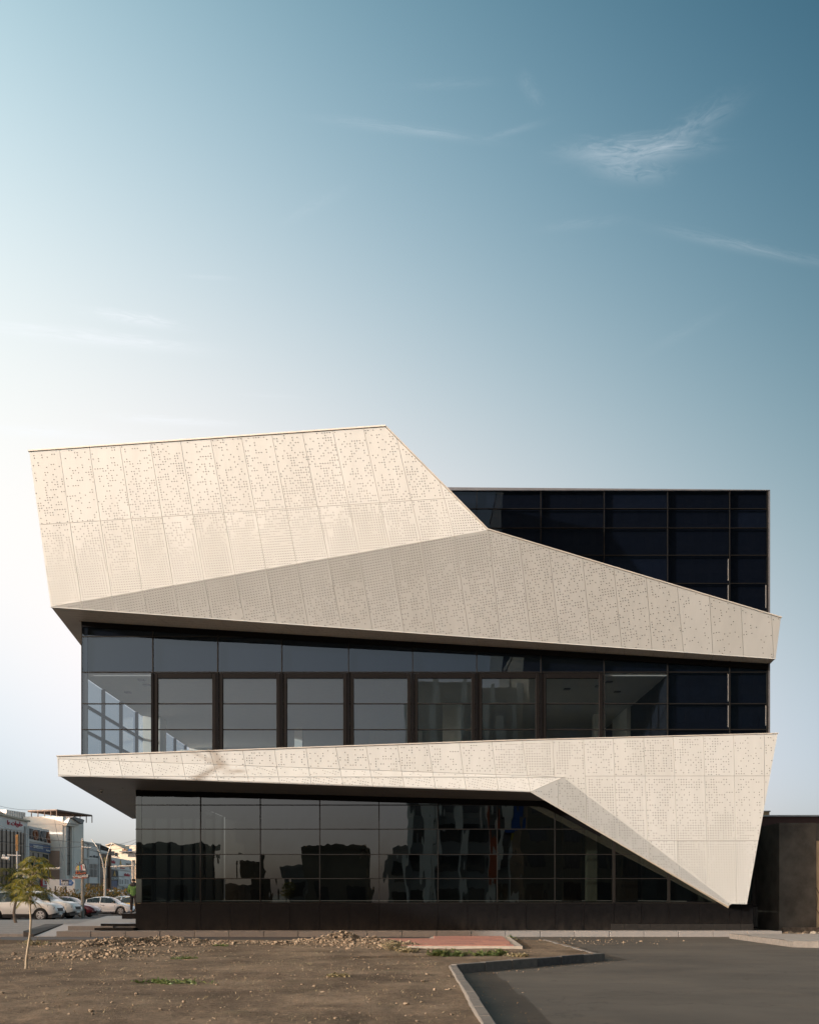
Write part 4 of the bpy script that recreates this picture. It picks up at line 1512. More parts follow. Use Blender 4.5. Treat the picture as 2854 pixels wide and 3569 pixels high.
# --- electronics shop with big board
b = tag(empty('shop_building', (-38.9, 101, 0), worldly=True), 'electronics shop with big brown lettered board above a blue sign', 'building')
body('wall', SP, 97.5, 171, 2880, 2894, 5, ALU2, b)
sheet('sign_board', SP, 97.5, 169, 2879, 2931, 2893, 2944, ALU, b, .15, .12)
for i, (ch, mm) in enumerate(zip('KONKA', (SGREY, SBROWN, SGREY, SGREY, SBROWN))):
    letter_on('sign_letter', ch, SP, (97.5, 108, 125, 142, 153)[i], (107.5, 124, 141, 154, 167)[i], 2888 + i * 2.6, 2923 + i * 3.2, mm, b, .25, .26, .02, .2)
sheet('sign_board', SP, 97.5, 170.5, 2939, 2963, 2947, 2975, BLUE, b, .22, .2)
letter_on('sign_lettering', 'SAMSUNG', SP, 110, 142, 2945, 2956, SWHITE, b, .05, .26, .01, .13)
letter_on('sign_lettering', 'Marka', SP, 154, 167, 2960, 2967, SWHITE, b, .05, .26, .01, .13)
sheet('lintel', SP, 98, 166, 2964, 2968, 2974, 2978, CREAM, b, .1, .1)
sheet('shop_window', SP, 98, 168, 2969, 3060, 2979, 3062, DGL, b, .04, .06)
for px in (115, 133, 151):
    sheet('window_bar', SP, px, px + 1.2, 2972, 3060, 2974, 3060, MULL, b, .08, .05)
sheet('teal_sign', SP, 112, 166, 3004, 3015, 3006, 3017, pmat('sign_teal', (.03, .2, .19), rough=.5), b, .2, .1)
sheet('poster_frame', SP, 140, 174, 3062, 3090, 3060, 3088, SRED, b, .25, .15)
sheet('poster', SP, 143, 170, 3064, 3086, 3062, 3085, SWHITE, b, .30, .05)
letter_on('poster_lettering', '% 50', SP, 146, 168, 3068, 3082, SRED, b, .03, .34)

# --- white tower block with pediment
KF = Plane((0, 106, 0), (0, -1, 0))
KS = vplane(*(KF.pt(220, HOR).xy), .1, .995)
b = tag(empty('tower_building', (-39, 106, 0), worldly=True), 'white stone block with tall dark window under a classical pediment', 'building')
p0, p1 = KF.gz(82, 0), KF.gz(219.5, 0)
zt = KF.pt(150, 2846).z
MB().prism([p0, p1, Vector((p1.x, 106, zt)), Vector((p0.x, 106, zt))], (.5, 5.3, 0)).build('wall', WHITEB, b)
for py in (2872, 2900, 2928, 2956, 2984, 3012, 3040):
    q = KF.pt(95, py)
    MB().box(p0.x, p1.x - .02, 105.97, 105.995, q.z - .012, q.z + .012).build('course_line', ALU2, b)
PKG = pmat('pink_stone', (.42, .29, .22), rough=.35, var=.12, scale=.5, spec=.6)
q0, q1 = KF.pt(172, 2965), KF.pt(210, 3066)
MB().box(q0.x, q1.x, 105.93, 105.96, q1.z, q0.z).build('stone_facing', PKG, b)
sheet('tall_window', KS, 228, 243, 2876, 3052, 2880, 3050, DGL, b, .05, .1)
for py in (2898, 2925, 2952, 2980, 3008, 3032):
    sheet('window_bar', KS, 228, 243, py, py + 1.2, py + 1.5, py + 2.7, MULL, b, .09, .05)
for px in (222.5, 245, 251):
    sheet('pilaster', KS, px, px + 4.6, 2878 + (px - 222) * .1, 3058, 2880 + (px - 222) * .1, 3056, WHITEB, b, .25, .35)
    sheet('pilaster_base', KS, px - .6, px + 5.2, 3056, 3066, 3055, 3065, WHITEB, b, .35, .45)
sheet('entablature', KS, 219, 258, 2871, 2877, 2878, 2882, WHITEB, b, .5, .6)
px_prism('pediment', [(218.5, 2870), (260, 2878), (260, 2872), (226, 2850)], KS, .8, WHITEB, b, .6)
for i in range(7):
    sheet('dentil', KS, 222 + i * 5, 224.4 + i * 5, 2866 + i * 1.0, 2869 + i * 1.2, 2866 + i * 1.0, 2869 + i * 1.2, ALU2, b, .75, .1)
px_prism('tiled_roof', [(226, 2849), (262, 2873), (269, 2860), (264, 2856), (231, 2846)], KS, 3.0, pmat('roof_tile_grey', (.25, .24, .24), rough=.8, var=.2, scale=3), b, .9)
# roof pergola
b2 = tag(empty('roof_pergola', (-40, 108, 10), worldly=True), 'rusty steel roof frame canopy on top of the white block', 'pergola')
RUST = pmat('rust_steel', (.16, .11, .085), rough=.8, var=.25, scale=2)
z0 = zt
PA, PB = KF.pt(80, 2824), KF.pt(192, 2822)
fr_ = [Vector((PA.x + .2, 107, PA.z)), Vector((PB.x, 106.6, PB.z + .02)), Vector((PB.x + 1.6, 113.5, PB.z)), Vector((PA.x + 1.8, 113.5, PA.z))]
MB().prism(fr_, (0, 0, .08)).build('roof_sheet', pmat('rust_sheet', (.30, .24, .20), rough=.7, var=.25, scale=1.2), b2)
mb = MB()
for i in range(4):
    mb.tube([fr_[i] - Vector((0, 0, .05)), fr_[(i + 1) % 4] - Vector((0, 0, .05))], .07, 5)
for i in range(6):
    t = (i + .5) / 6
    mb.tube([fr_[0].lerp(fr_[1], t) - Vector((0, 0, .08)), fr_[3].lerp(fr_[2], t) - Vector((0, 0, .08))], .05, 5)
mb.build('frame', RUST, b2)
for t in (.12, .35, .58, .8, 1.0):
    for a_, b_ in ((fr_[0], fr_[1]), (fr_[3], fr_[2])):
        q = a_.lerp(b_, t)
        MB().tube([(q.x, q.y, z0 - .1), q - Vector((0, 0, .03))], .055, 5).build('post', RUST, b2)

# --- grey white block with logo
b = tag(empty('clad_building', (-37.5, 116, 0), worldly=True), 'pale grey clad block with small dark logo and grid window', 'building')
CP = vplane(-38.3, 112.5, .1, .995)
body('wall', CP, 272, 348, 2932, 2945, 9, ALU, b)
for px in (272, 306, 343):
    sheet('edge_trim', CP, px, px + 3.4, 2931 + (px - 272) * .16, 3095, 2931 + (px - 272) * .16, 3095, ALU2, b, .14, .15)
sheet('cornice', CP, 271, 349, 2929, 2933, 2941, 2946, ALU2, b, .2, .2)
letter_on('logo_mark', '\u221E', CP, 325, 331, 2981, 2990, SDARK, b, .04, .06, .03)
letter_on('sign_lettering', 'ASIACELL', CP, 311, 322, 2983, 2988, SDARK, b, .03, .06)
letter_on('sign_lettering', 'MOBILE', CP, 333, 342, 2984, 2990, SDARK, b, .03, .06)
sheet('window', CP, 309, 340, 3011, 3056, 3014, 3057, DGL, b, .04, .05)
for i in range(5):
    sheet('window_bar', CP, 315 + i * 5, 315.9 + i * 5, 3012, 3056, 3012, 3057, ALU2, b, .08, .05)
sheet('window_bar', CP, 309, 340, 3027, 3028.2, 3029, 3030.2, ALU2, b, .08, .05)
sheet('fascia_panel', CP, 309, 342, 2992, 3009, 2995, 3012, ALU2, b, .09, .08)
sheet('shop_opening', CP, 276, 342, 3078, 3100, 3079, 3100, DGL, b, .04, .05)
# lower shop front left of it with ornate window
b = tag(empty('small_shop', (-38, 113, 0), worldly=True), 'low grey shop front with ornate window bars left of the pole', 'building')
CQ = vplane(-37.5, 111.5, .1, .995)
body('wall', CQ, 256, 306, 2985, 2992, 3, ALU2, b)
sheet('window', CQ, 262, 281, 3005, 3060, 3006, 3060, DGL, b, .05, .06)
for px in (264, 268, 272, 276):
    sheet('window_bar', CQ, px, px + .9, 3005, 3060, 3005, 3060, SWHITE, b, .1, .05)
sheet('cornice', CQ, 255, 307, 2983, 2988, 2990, 2995, WHITEB, b, .25, .3)
sheet('door', CQ, 262, 279, 3070, 3110, 3071, 3110, CREAM, b, .06, .05)

# --- brown clad block with gold emblem
b = tag(empty('clad_building', (-37, 120, 0), worldly=True), 'narrow brown clad block with golden emblem behind the lamp', 'building')
body('wall', CP, 348.5, 382, 2942, 2956, 8, BROWNC, b)
for i in range(9):
    sheet('slat', CP, 349, 381, 2946 + i * 2.4, 2947.2 + i * 2.4, 2957 + i * 2.0, 2958.2 + i * 2.0, MULL, b, .1, .08)
sheet('pale_band', CP, 349, 381, 2962, 2974, 2970, 2980, ALU, b, .12, .1)
sheet('sign_panel', CP, 349.5, 379, 2976, 3014, 2982, 3018, BROWNC, b, .10, .06)
px_prism('emblem', [(357, 2992), (361, 2987), (366, 2990), (371, 2988), (374, 2994), (371, 3003), (367, 3012), (362, 3004), (358, 2999)], CP, .06, GOLD, b, .18)
sheet('shop_window', CP, 350, 378, 3020, 3060, 3022, 3060, DGL, b, .05, .06)
sheet('side_pier', CP, 379, 383, 2958, 3095, 2959, 3095, BROWNC, b, .25, .3)
# --- white sign shop
b = tag(empty('shop_building', (-36, 126, 0), worldly=True), 'long shop with white lettered fascia and product posters', 'building')
body('wall', CP, 383.5, 462, 2986, 3006, 7, ALU2, b)
sheet('sign_board', CP, 383.5, 456, 2987, 3028, 3000, 3036, ALU, b, .15, .12)
letter_on('sign_lettering', 'simfer', CP, 384, 398, 2996, 3008, SRED, b, .05, .2, .015, .2)
px_prism('sign_emblem', [(414, 3014), (417, 2997), (420, 3016), (418.5, 3016), (417, 3006), (415.5, 3014)], CP, .06, GOLD, b, .2)
letter_on('sign_lettering', 'gorenje', CP, 436, 452, 3007, 3016, SDARK, b, .05, .2, .01, .15)
letter_on('sign_lettering', '\uFEB3\uFEF4\uFEE4\uFED4\uFEAE'[::-1], CP, 415, 431, 3021, 3028, SRED, b, .05, .2, .01, .12)
sheet('dark_panel', CP, 384, 408, 3030, 3098, 3034, 3098, SDARK, b, .1, .08)
px_prism('sign_emblem', [(393, 3053), (397, 3036), (401, 3054), (398.6, 3054), (397, 3046), (395.4, 3053)], CP, .06, GOLD, b, .16)
letter_on('sign_lettering', 'CS TANCH', CP, 386, 407, 3058, 3066, SWHITE, b, .04, .14, .01)
sheet('blue_panel', CP, 385, 407, 3069, 3096, 3070, 3096, BLUE, b, .14, .05)
sheet('sign_board', CP, 408.5, 459, 3034, 3053, 3042, 3059, SWHITE, b, .22, .1)
letter_on('sign_lettering', 'simfer', CP, 427, 448, 3042, 3053, SRED, b, .06, .28, .02, .12)
for i, (a, c) in enumerate(((410, 427), (428, 447), (448, 458))):
    sheet('poster', CP, a, c, 3056, 3086, 3058, 3088, SWHITE, b, .2, .06)
    for j in range(3):
        xx = a + 3 + j * (c - a - 4) / 3
        sheet('poster_figure', CP, xx, xx + 2.2, 3064 + j, 3082, 3065 + j, 3082, SGREY if j != 1 else ALU2, b, .23, .02)
sheet('price_board', CP, 428, 452, 3089, 3100, 3091, 3101, SWHITE, b, .2, .06)
letter_on('board_lettering', 'Lebber', CP, 431, 449, 3091, 3099, SDARK, b, .03, .24, .01)
# --- cream houses behind
HF = Plane((0, 142, 0), (0, -1, 0))
b = tag(empty('cream_house', (-42, 142, 0), worldly=True), 'sunlit cream house with sloping roof behind the sign shop', 'house')
px_prism('wall', [(372, 3060), (432, 3060), (432, 2959), (393, 2939), (372, 2946)], HF, 8, CREAM, b)
px_prism('roof', [(370, 2945), (393, 2937), (434, 2958), (434, 2961), (393, 2941), (370, 2948)], HF, 8.4, pmat('roof_edge_cream', (.45, .38, .30), rough=.8), b, .3)
for a, c, t_, u_ in ((387, 399, 2967, 2983), (402, 411, 2972, 2986), (427, 440, 2957, 2968)):
    sheet('window', HF, a, c, t_, u_, t_, u_, DGL if a != 427 else BROWNC, b, .06, .08)
    sheet('window_sill', HF, a - .6, c + .6, u_, u_ + 1.6, u_, u_ + 1.6, WHITEB, b, .18, .2)
b = tag(empty('cream_house', (-38, 138, 0), worldly=True), 'cream stepped house with dark shutter and roof tank near the glass corner', 'house')
HG = Plane((0, 138, 0), (0, -1, 0))
px_prism('wall', [(424, 3080), (490, 3080), (490, 2972), (424, 2969)], HG, 7, CREAM, b)
px_prism('upper_wall', [(444, 2971), (490, 2972), (490, 2950), (444, 2948)], HG, 5, CREAM, b, -1.2)
sheet('shutter', HG, 447, 476, 2972, 2986, 2972, 2986, SGREY, b, .1, .12)
for i in range(4):
    sheet('shutter_slat', HG, 447.5, 475.5, 2973.5 + i * 3.2, 2974.6 + i * 3.2, 2973.5 + i * 3.2, 2974.6 + i * 3.2, MULL, b, .14, .05)
sheet('canopy_slab', HG, 420, 492, 2967, 2970.5, 2967, 2970.5, SGREY, b, .5, .6)
sheet('roof_slab', HG, 440, 492, 2946.5, 2949, 2946.5, 2949, CREAM, b, .4, .5)
px_prism('solar_panel', [(449, 2968), (462, 2967), (459, 2957), (449, 2960)], HG, .2, BLUE, b, .1)
sheet('window', HG, 459, 470, 2998, 3018, 2998, 3018, DGL, b, .06, .06)

# --- low fence wall and roadside billboard
FW = Plane((0, 93, 0), (0, -1, 0))
w = tag(empty('boundary_wall', (-32, 93, 0), worldly=True), 'low pale grey wall below the white block', 'wall')
px_prism('wall_body', [(165, 3120), (262, 3120), (262, 3066), (165, 3064)], FW, .3, ALU, w)
s = tag(empty('billboard', (-32.5, 90, 0), worldly=True), 'small blue arrow billboard with white lettering above the hedge', 'billboard')
BBp = Plane((0, 90, 0), (0, -1, 0))
px_prism('board', [(209, 3086), (250, 3087), (257, 3078), (250, 3067), (209, 3065)], BBp, .12, pmat('billboard_blue', (.05, .16, .42), rough=.5), s)
px_prism('dark_field', [(214, 3084), (241, 3085), (241, 3067), (214, 3066)], BBp, .03, SDARK, s, .035)
letter_on('lettering', 'Forum', BBp, 215, 240, 3067, 3084, SWHITE, s, .02, .06, .02)
letter_on('lettering', 'mall', BBp, 243, 251, 3072, 3081, pmat('pale_blue_letter', (.35, .5, .75), rough=.5), s, .02, .05, .01)
px_prism('rail', [(193, 3088), (252, 3089), (252, 3087.4), (193, 3086)], BBp, .1, SWHITE, s, .06)
for px in (193, 230):
    q = BBp.pt(px, 3087)
    MB().tube([(q.x, 90.1, -.05), (q.x, 90.1, q.z)], .06, 6).build('post', SDARK, s)

# ------------------------------------------------------------------ poles
WOODC = pmat('pole_concrete', (0.30, 0.28, 0.24), rough=.9, var=.35, scale=3, bump=.5, bscale=18, stretch=(3, 3, .7))
Yp = 67.4
ux = (289 - CX) / FPX * Yp
pz = lambda py, Y: EYE + (HOR - py) / FPX * Y
u = tag(empty('utility_pole', (ux, Yp, 0)), 'weathered grey concrete pole in front of the dark red car', 'pole')
zt_ = pz(2930, Yp)
MB().tube([(0, 0, -.05), (0, 0, zt_ * .5), (0, 0, zt_)], [.125, .11, .095], 10).build('pole', WOODC, u, smooth=False)
MB().tube([(-.05, -.1, zt_ - .42), (.6, -.1, zt_ - .48)], .035, 6).build('bracket', SWHITE, u)
MB().tube([(0, 0, zt_), (-.06, 0, zt_ + .06), (.0, 0, zt_ + .14)], [.05, .07, .03], 8).build('insulator', SWHITE, u)
tag(u, u['label'], 'utility pole')
# TV shaped sign on that pole
TVP = Plane((0, Yp - .16, 0), (0, -1, 0))
tv = tag(empty('shop_sign', (ux, Yp - .2, 2.5), worldly=True), 'small pole sign shaped like a television with coloured stripes', 'sign')
px_prism('backing', [(262, 3037), (303, 3037), (304, 3050), (312, 3050), (311, 3061), (254, 3062), (254, 3052), (263, 3050)], TVP, .08, SDARK, tv)
px_prism('tv_case', [(262, 3036), (304, 3036), (297, 3011), (292, 3009), (265, 3020)], TVP, .08, SDARK, tv)
px_prism('tv_face', [(264.5, 3034), (300, 3034), (295, 3013), (291, 3012), (267, 3022)], TVP, .03, SWHITE, tv, .03)
cols = [(.45, .36, .27), (.55, .45, .06), (.05, .28, .42), (.50, .10, .08)]
for i in range(4):
    a0 = 266.5 + i * 5.4
    px_prism('stripe', [(a0 + 1, 3033), (a0 + 6.2, 3033), (a0 + 5.2, 3014 + 4.6 - i * 1.6 + .4), (a0 + .2, 3014 + 6.4 - i * 1.7)], TVP, .02, pmat('stripe_%d' % i, cols[i], rough=.5, var=.04), tv, .05)
for i in range(3):
    px_prism('knob', [(291.5 + i * .8, 3020 + i * 4), (294 + i * .8, 3020 + i * 4), (294 + i * .8, 3017 + i * 4), (291.5 + i * .8, 3017 + i * 4)], TVP, .02, SDARK, tv, .05)
MB().tube([TVP.pt(275, 3016), TVP.pt(268, 3009)], .025, 5).build('aerial', SDARK, tv)
MB().tube([TVP.pt(278, 3014), TVP.pt(279, 3004)], .025, 5).build('aerial', SDARK, tv)
letter_on('lettering', '\uFE94\uFEE7\uFE8E\uFEF4\uFEBB', TVP, 265, 301, 3037, 3048, SORANGE, tv, .02, .03, .02)
letter_on('lettering', '\uFE95\uFE8E\uFEE7\uFEEE\uFEF3\uFEB0\uFED4\uFEE0\uFE98\uFEDF\uFE8D', TVP, 255, 308, 3047, 3060, SWHITE, tv, .02, .03, .02)
px_prism('underline', [(256, 3061), (303, 3061), (303, 3058.8), (256, 3058.8)], TVP, .02, SORANGE, tv, .02)

# V shaped street lamp
Yl = 86.0
LAMPM = pmat('lamp_metal', (.62, .59, .53), rough=.45, metal=.1, var=.06)
lx = (366.5 - CX) / FPX * Yl
l = tag(empty('street_lamp', (lx, Yl, 0), worldly=True), 'tall pale street lamp with two arms curving apart in a V', 'street lamp')
MB().tube([(lx, Yl, -.05), (lx, Yl, pz(3048, Yl))], [.12, .11], 10).build('post', LAMPM, l)
for pts in ([(364.5, 3050), (363, 3030), (358, 3000), (347, 2968), (334, 2943), (320, 2925)], [(368.5, 3050), (369, 3030), (371, 3005), (377, 2975), (385, 2953), (392, 2939)]):
    P_ = [at(x, y, Yl) for x, y in pts]
    MB().tube(P_, [.075, .07, .06, .055, .045, .03], 8).build('arm', LAMPM, l)
# camera / barrier mast with horizontal arm near the glass corner
Yb = 80.0
l = tag(empty('traffic_mast', ((464 - CX) / FPX * Yb, Yb, 0), worldly=True), 'pale mast with long horizontal arm beside the glass corner', 'mast')
x_ = (464 - CX) / FPX * Yb
MB().tube([(x_, Yb, -.05), (x_, Yb, pz(3005, Yb))], .11, 10).build('post', LAMPM, l)
MB().tube([(x_ + .3, Yb - .1, -.05), (x_ + .3, Yb - .1, pz(3008, Yb))], .09, 8).build('post', LAMPM, l)
MB().tube([at(387, 3021, Yb), at(470, 3017, Yb)], [.05, .09], 8).build('arm', LAMPM, l)
MB().tube([at(402, 3022, Yb - .05), at(409, 3021.5, Yb - .05)], .14, 8).build('lamp_housing', ALU2, l)
for i in range(3):
    MB().tube([at(470, 3015 + i * 5, Yb), at(452, 3018 + i * 5, Yb)], .03, 5).build('cross_bar', SDARK, l)
MB().tube([at(462, 3006, Yb), at(463, 2998, Yb)], .09, 8).build('top_cap', LAMPM, l)
# mast with arm at far left behind the trees
Yb = 84.0
x_ = (61 - CX) / FPX * Yb
l = tag(empty('traffic_mast', (x_, Yb, 0), worldly=True), 'thin white mast with crossbar behind the sapling crowns', 'mast')
MB().tube([(x_, Yb, -.05), (x_, Yb, pz(2950, Yb))], .06, 8).build('post', SWHITE, l)
MB().tube([at(26, 2980, Yb), at(74, 2982, Yb)], .045, 6).build('crossbar', SWHITE, l)
px_prism('signal_box', [(57, 2966), (65, 2966), (65, 2908), (57, 2910)], Plane((0, Yb, 0), (0, -1, 0)), .25, pmat('signal_amber', (.35, .2, .07), rough=.6, var=.3), l, .1)
MB().tube([at(8, 2990, Yb), at(34, 2992, Yb)], [.10, .16], 8).build('flood_light', SWHITE, l)
MB().tube([at(11, 2983, Yb), at(18, 2982, Yb)], [.12, .09], 8).build('flood_light', SWHITE, l)
# gantry bar with lamp, left
l = tag(empty('gantry_bar', ((100 - CX) / FPX * 82, 82, 3), worldly=True), 'horizontal grey bar with tubular lamp reaching right behind the sapling', 'gantry')
MB().tube([at(84, 3028, 82), at(211, 3027, 82)], .07, 8).build('arm', LAMPM, l)
MB().tube([at(188, 3027, 81.9), at(211, 3027, 81.9)], .12, 10).build('lamp_tube', ALU2, l)
MB().tube([at(84, 3028, 82), Vector((at(84, 3028, 82).x, 82, -.05))], .09, 8).build('post', LAMPM, l)
# overhead cables
CABLE = pmat('cable_black', (.02, .02, .02), rough=.6)
ct = MB()
random.seed(21)


def cable(p, q, sag, r=.014):
    pts = []
    for i in range(13):
        t = i / 12
        k = p.lerp(q, t)
        k.z -= sag * 4 * t * (1 - t)
        pts.append(k)
    o = MB().tube(pts, r, 4).build('overhead_cable', CABLE, fix=False)
    return o


cl_ = [((-60, 2848, 90), (289, 2936, 67.4), .5, 'slack black cable from far left to the pole top'), ((-60, 2918, 92), (288, 2951, 67.3), .4, 'second black cable meeting the pole below its top'),
       ((-60, 2790, 88), (130, 2822, 104), .3, 'thin cable high above the leftmost shop roof'),
       ((292, 2936, 67.4), (480, 2932, 90), .6, 'upper cable from the pole to the glass corner'), ((292, 2945, 67.4), (480, 2950, 92), .7, 'middle cable from the pole across the lamp arms'),
       ((292, 2955, 67.4), (480, 2962, 88), .4, 'lower cable from the pole past the brown block'), ((190, 2850, 105), (222, 3000, 95), .2, 'cable dropping down the white block'),
       ((380, 2942, 120), (480, 2924, 90), .2, 'thin cable rising towards the canopy')]
for a_, b_, s_, lb in cl_:
    tag(cable(at(*a_), at(*b_), s_), lb, 'cable', 'overhead cables')
# ================================================================== hedge
def leaf_mass(mb, box, n, size, fn=None):
    x0, x1, y0, y1, z0, z1 = box
    for _ in range(n):
        x, y, z = random.uniform(x0, x1), random.uniform(y0, y1), random.uniform(z0, z1)
        if fn and not fn(x, y, z):
            continue
        s = size * random.uniform(.6, 1.4)
        e = Euler((random.uniform(0, 6.3), random.uniform(0, 6.3), random.uniform(0, 6.3))).to_matrix()
        c = Vector((x, y, z))
        mb.add([c + e @ Vector((-s, 0, 0)), c + e @ Vector((0, -s * .4, 0)), c + e @ Vector((s, 0, 0)), c + e @ Vector((0, s * .4, 0))], [(0, 1, 2, 3)])


def leaf_mat(name, col, col2, trans=.35):
    m = bpy.data.materials.new(name)
    m.use_nodes = True
    t = m.node_tree
    b = t.nodes['Principled BSDF']
    b.inputs['Roughness'].default_value = .6
    oi = N(t, 'ShaderNodeNewGeometry')
    mx = N(t, 'ShaderNodeMix', data_type='RGBA')
    t.links.new(oi.outputs['Random Per Island'], mx.inputs[0])
    mx.inputs[6].default_value = tuple(col) + (1,)
    mx.inputs[7].default_value = tuple(col2) + (1,)
    t.links.new(mx.outputs[2], b.inputs['Base Color'])
    tl = N(t, 'ShaderNodeBsdfTranslucent')
    t.links.new(mx.outputs[2], tl.inputs[0])
    ms = N(t, 'ShaderNodeMixShader', i_0=trans)
    out = t.nodes['Material Output']
    t.links.new(b.outputs[0], ms.inputs[1])
    t.links.new(tl.outputs[0], ms.inputs[2])
    t.links.new(ms.outputs[0], out.inputs[0])
    return m


random.seed(31)
HEDGE = leaf_mat('hedge_leaf', (.16, .14, .035), (.30, .19, .06))
hg = tag(empty('hedge', (-32, 89, 0), worldly=True), 'long olive and rust hedge behind the parked cars', 'hedge')
mb = MB()
hf = lambda x, y, z: z < 2.15 + .45 * math.sin(x * 1.7) * math.sin(x * .63 + 1) + .3 * math.sin(x * 5.1)
leaf_mass(mb, (-45, -23.4, 88.2, 90.4, .1, 2.9), 15000, .12, hf)
stuff(mb.build('foliage', HEDGE, hg, fix=False))
MB().box(-45, -23.5, 88.8, 90, 0, 1.5).build('inner_twigs', pmat('hedge_inner', (.055, .045, .025), rough=.95, var=.4, scale=3), hg)

# ================================================================== cars
TYRE = pmat('tyre_rubber', (.018, .018, .018), rough=.8, var=.2)
RIM = pmat('rim_alloy', (.50, .50, .50), rough=.3, metal=.7, var=.05)
RIMD = pmat('rim_shadow', (.03, .03, .03), rough=.6)
LAMPG = pmat('headlamp', (.35, .36, .37), rough=.12, var=.3, scale=20, spec=.8)
LAMPR = pmat('tail_lamp', (.30, .02, .02), rough=.2, var=.1)
TRIM = pmat('car_trim', (.02, .02, .02), rough=.5)
CHROME = pmat('chrome_trim', (.6, .6, .6), rough=.2, metal=.9)


def interp(tab, x):
    for (a, b), (c, d) in zip(tab[:-1], tab[1:]):
        if a <= x <= c:
            t = (x - a) / (c - a) if c > a else 0
            t = t * t * (3 - 2 * t) * .35 + t * .65
            return b + (d - b) * t
    return tab[0][1] if x < tab[0][0] else tab[-1][1]


PROFILES = {
    'suv': dict(L=5.05, W=1.96, r=.40, wb=2.85, fo=.92, sill=.42,
                low=[(0, .82), (.05, 1.12), (.45, 1.18), (3.2, 1.24), (3.55, 1.20), (4.4, 1.14), (4.85, 1.03), (5.05, .72)],
                roof=[(0, .82), (.12, 1.2), (.35, 1.68), (.8, 1.83), (1.7, 1.88), (2.7, 1.84), (3.0, 1.74), (3.75, 1.20), (5.05, .72)], glass=(.5, 3.62), pill=(.62, 1.42, 2.42), doors=(1.15, 2.3, 3.4)),
    'sedan': dict(L=4.78, W=1.84, r=.335, wb=2.75, fo=.92, sill=.27,
                  low=[(0, .62), (.06, .92), (.75, 1.02), (3.2, .96), (3.75, .90), (4.35, .78), (4.68, .62), (4.78, .45)],
                  roof=[(0, .62), (.06, .93), (.65, 1.03), (1.25, 1.30), (1.8, 1.43), (2.5, 1.46), (2.9, 1.40), (3.75, .90), (4.78, .45)], glass=(.8, 3.7), pill=(1.15, 2.22), doors=(1.3, 2.3, 3.4)),
    'hatch': dict(L=4.1, W=1.76, r=.31, wb=2.55, fo=.8, sill=.26,
                  low=[(0, .6), (.05, .95), (2.9, .96), (3.35, .88), (3.9, .72), (4.1, .45)],
                  roof=[(0, .6), (.05, .98), (.4, 1.38), (.9, 1.49), (1.8, 1.52), (2.3, 1.44), (3.3, .88), (4.1, .45)], glass=(.3, 3.2), pill=(.75, 1.7), doors=(1.0, 1.9, 2.9)),
    'pickup': dict(L=5.2, W=1.84, r=.37, wb=3.1, fo=.9, sill=.42,
                   low=[(0, 1.0), (.03, 1.1), (1.6, 1.12), (3.5, 1.12), (3.9, 1.08), (4.8, 1.0), (5.1, .85), (5.2, .65)],
                   roof=[(0, 1.0), (.03, 1.1), (1.62, 1.13), (1.85, 1.74), (2.3, 1.80), (3.0, 1.78), (3.75, 1.10), (5.2, .65)], glass=(1.66, 3.7), pill=(1.8, 2.65), doors=(1.7, 2.7, 3.5)),
}


def wheel(parent, x, y, r, side):
    w = MB()
    d = -1 if side < 0 else 1
    y0, y1 = (y, y - .22 * d)
    w.disc_y((x, 0, r), [(r * .62, y), (r * .66, y + .012 * d), (r * .94, y + .012 * d), (r, y - .03 * d), (r, y - .19 * d), (r * .9, y - .22 * d), (0.02, y - .22 * d)], 24)
    wh = w.build('wheel', TYRE, parent, smooth=False)
    MB().disc_y((x, 0, r), [(r * .64, y - .035 * d), (.01, y - .035 * d)], 20).build('rim_well', RIMD, wh)
    rb_ = MB()
    rb_.disc_y((x, 0, r), [(r * .66, y + .008 * d), (r * .60, y + .010 * d), (r * .57, y - .02 * d), (r * .60, y - .03 * d)], 24)
    for k in range(5):
        for off in (-.13, .13):
            a = k * 2 * math.pi / 5 + .3 + off
            ca, sa_ = math.cos(a), math.sin(a)
            ca2, sa2 = math.cos(a + off * .9), math.sin(a + off * .9)
            t = .025
            p = [(x + ca * .05 * 0 + ca * r * .12 - sa_ * t, r + sa_ * r * .12 + ca * t), (x + ca * r * .12 + sa_ * t, r + sa_ * r * .12 - ca * t),
                 (x + ca2 * r * .6 + sa2 * t, r + sa2 * r * .6 - ca2 * t), (x + ca2 * r * .6 - sa2 * t, r + sa2 * r * .6 + ca2 * t)]
            rb_.prism([(q[0], y + .004 * d, q[1]) for q in p], (0, -.03 * d, 0))
    rb_.disc_y((x, 0, r), [(r * .17, y - .0 * d), (r * .15, y + .012 * d), (.005, y + .014 * d)], 14)
    rb_.build('rim', RIM, wh)


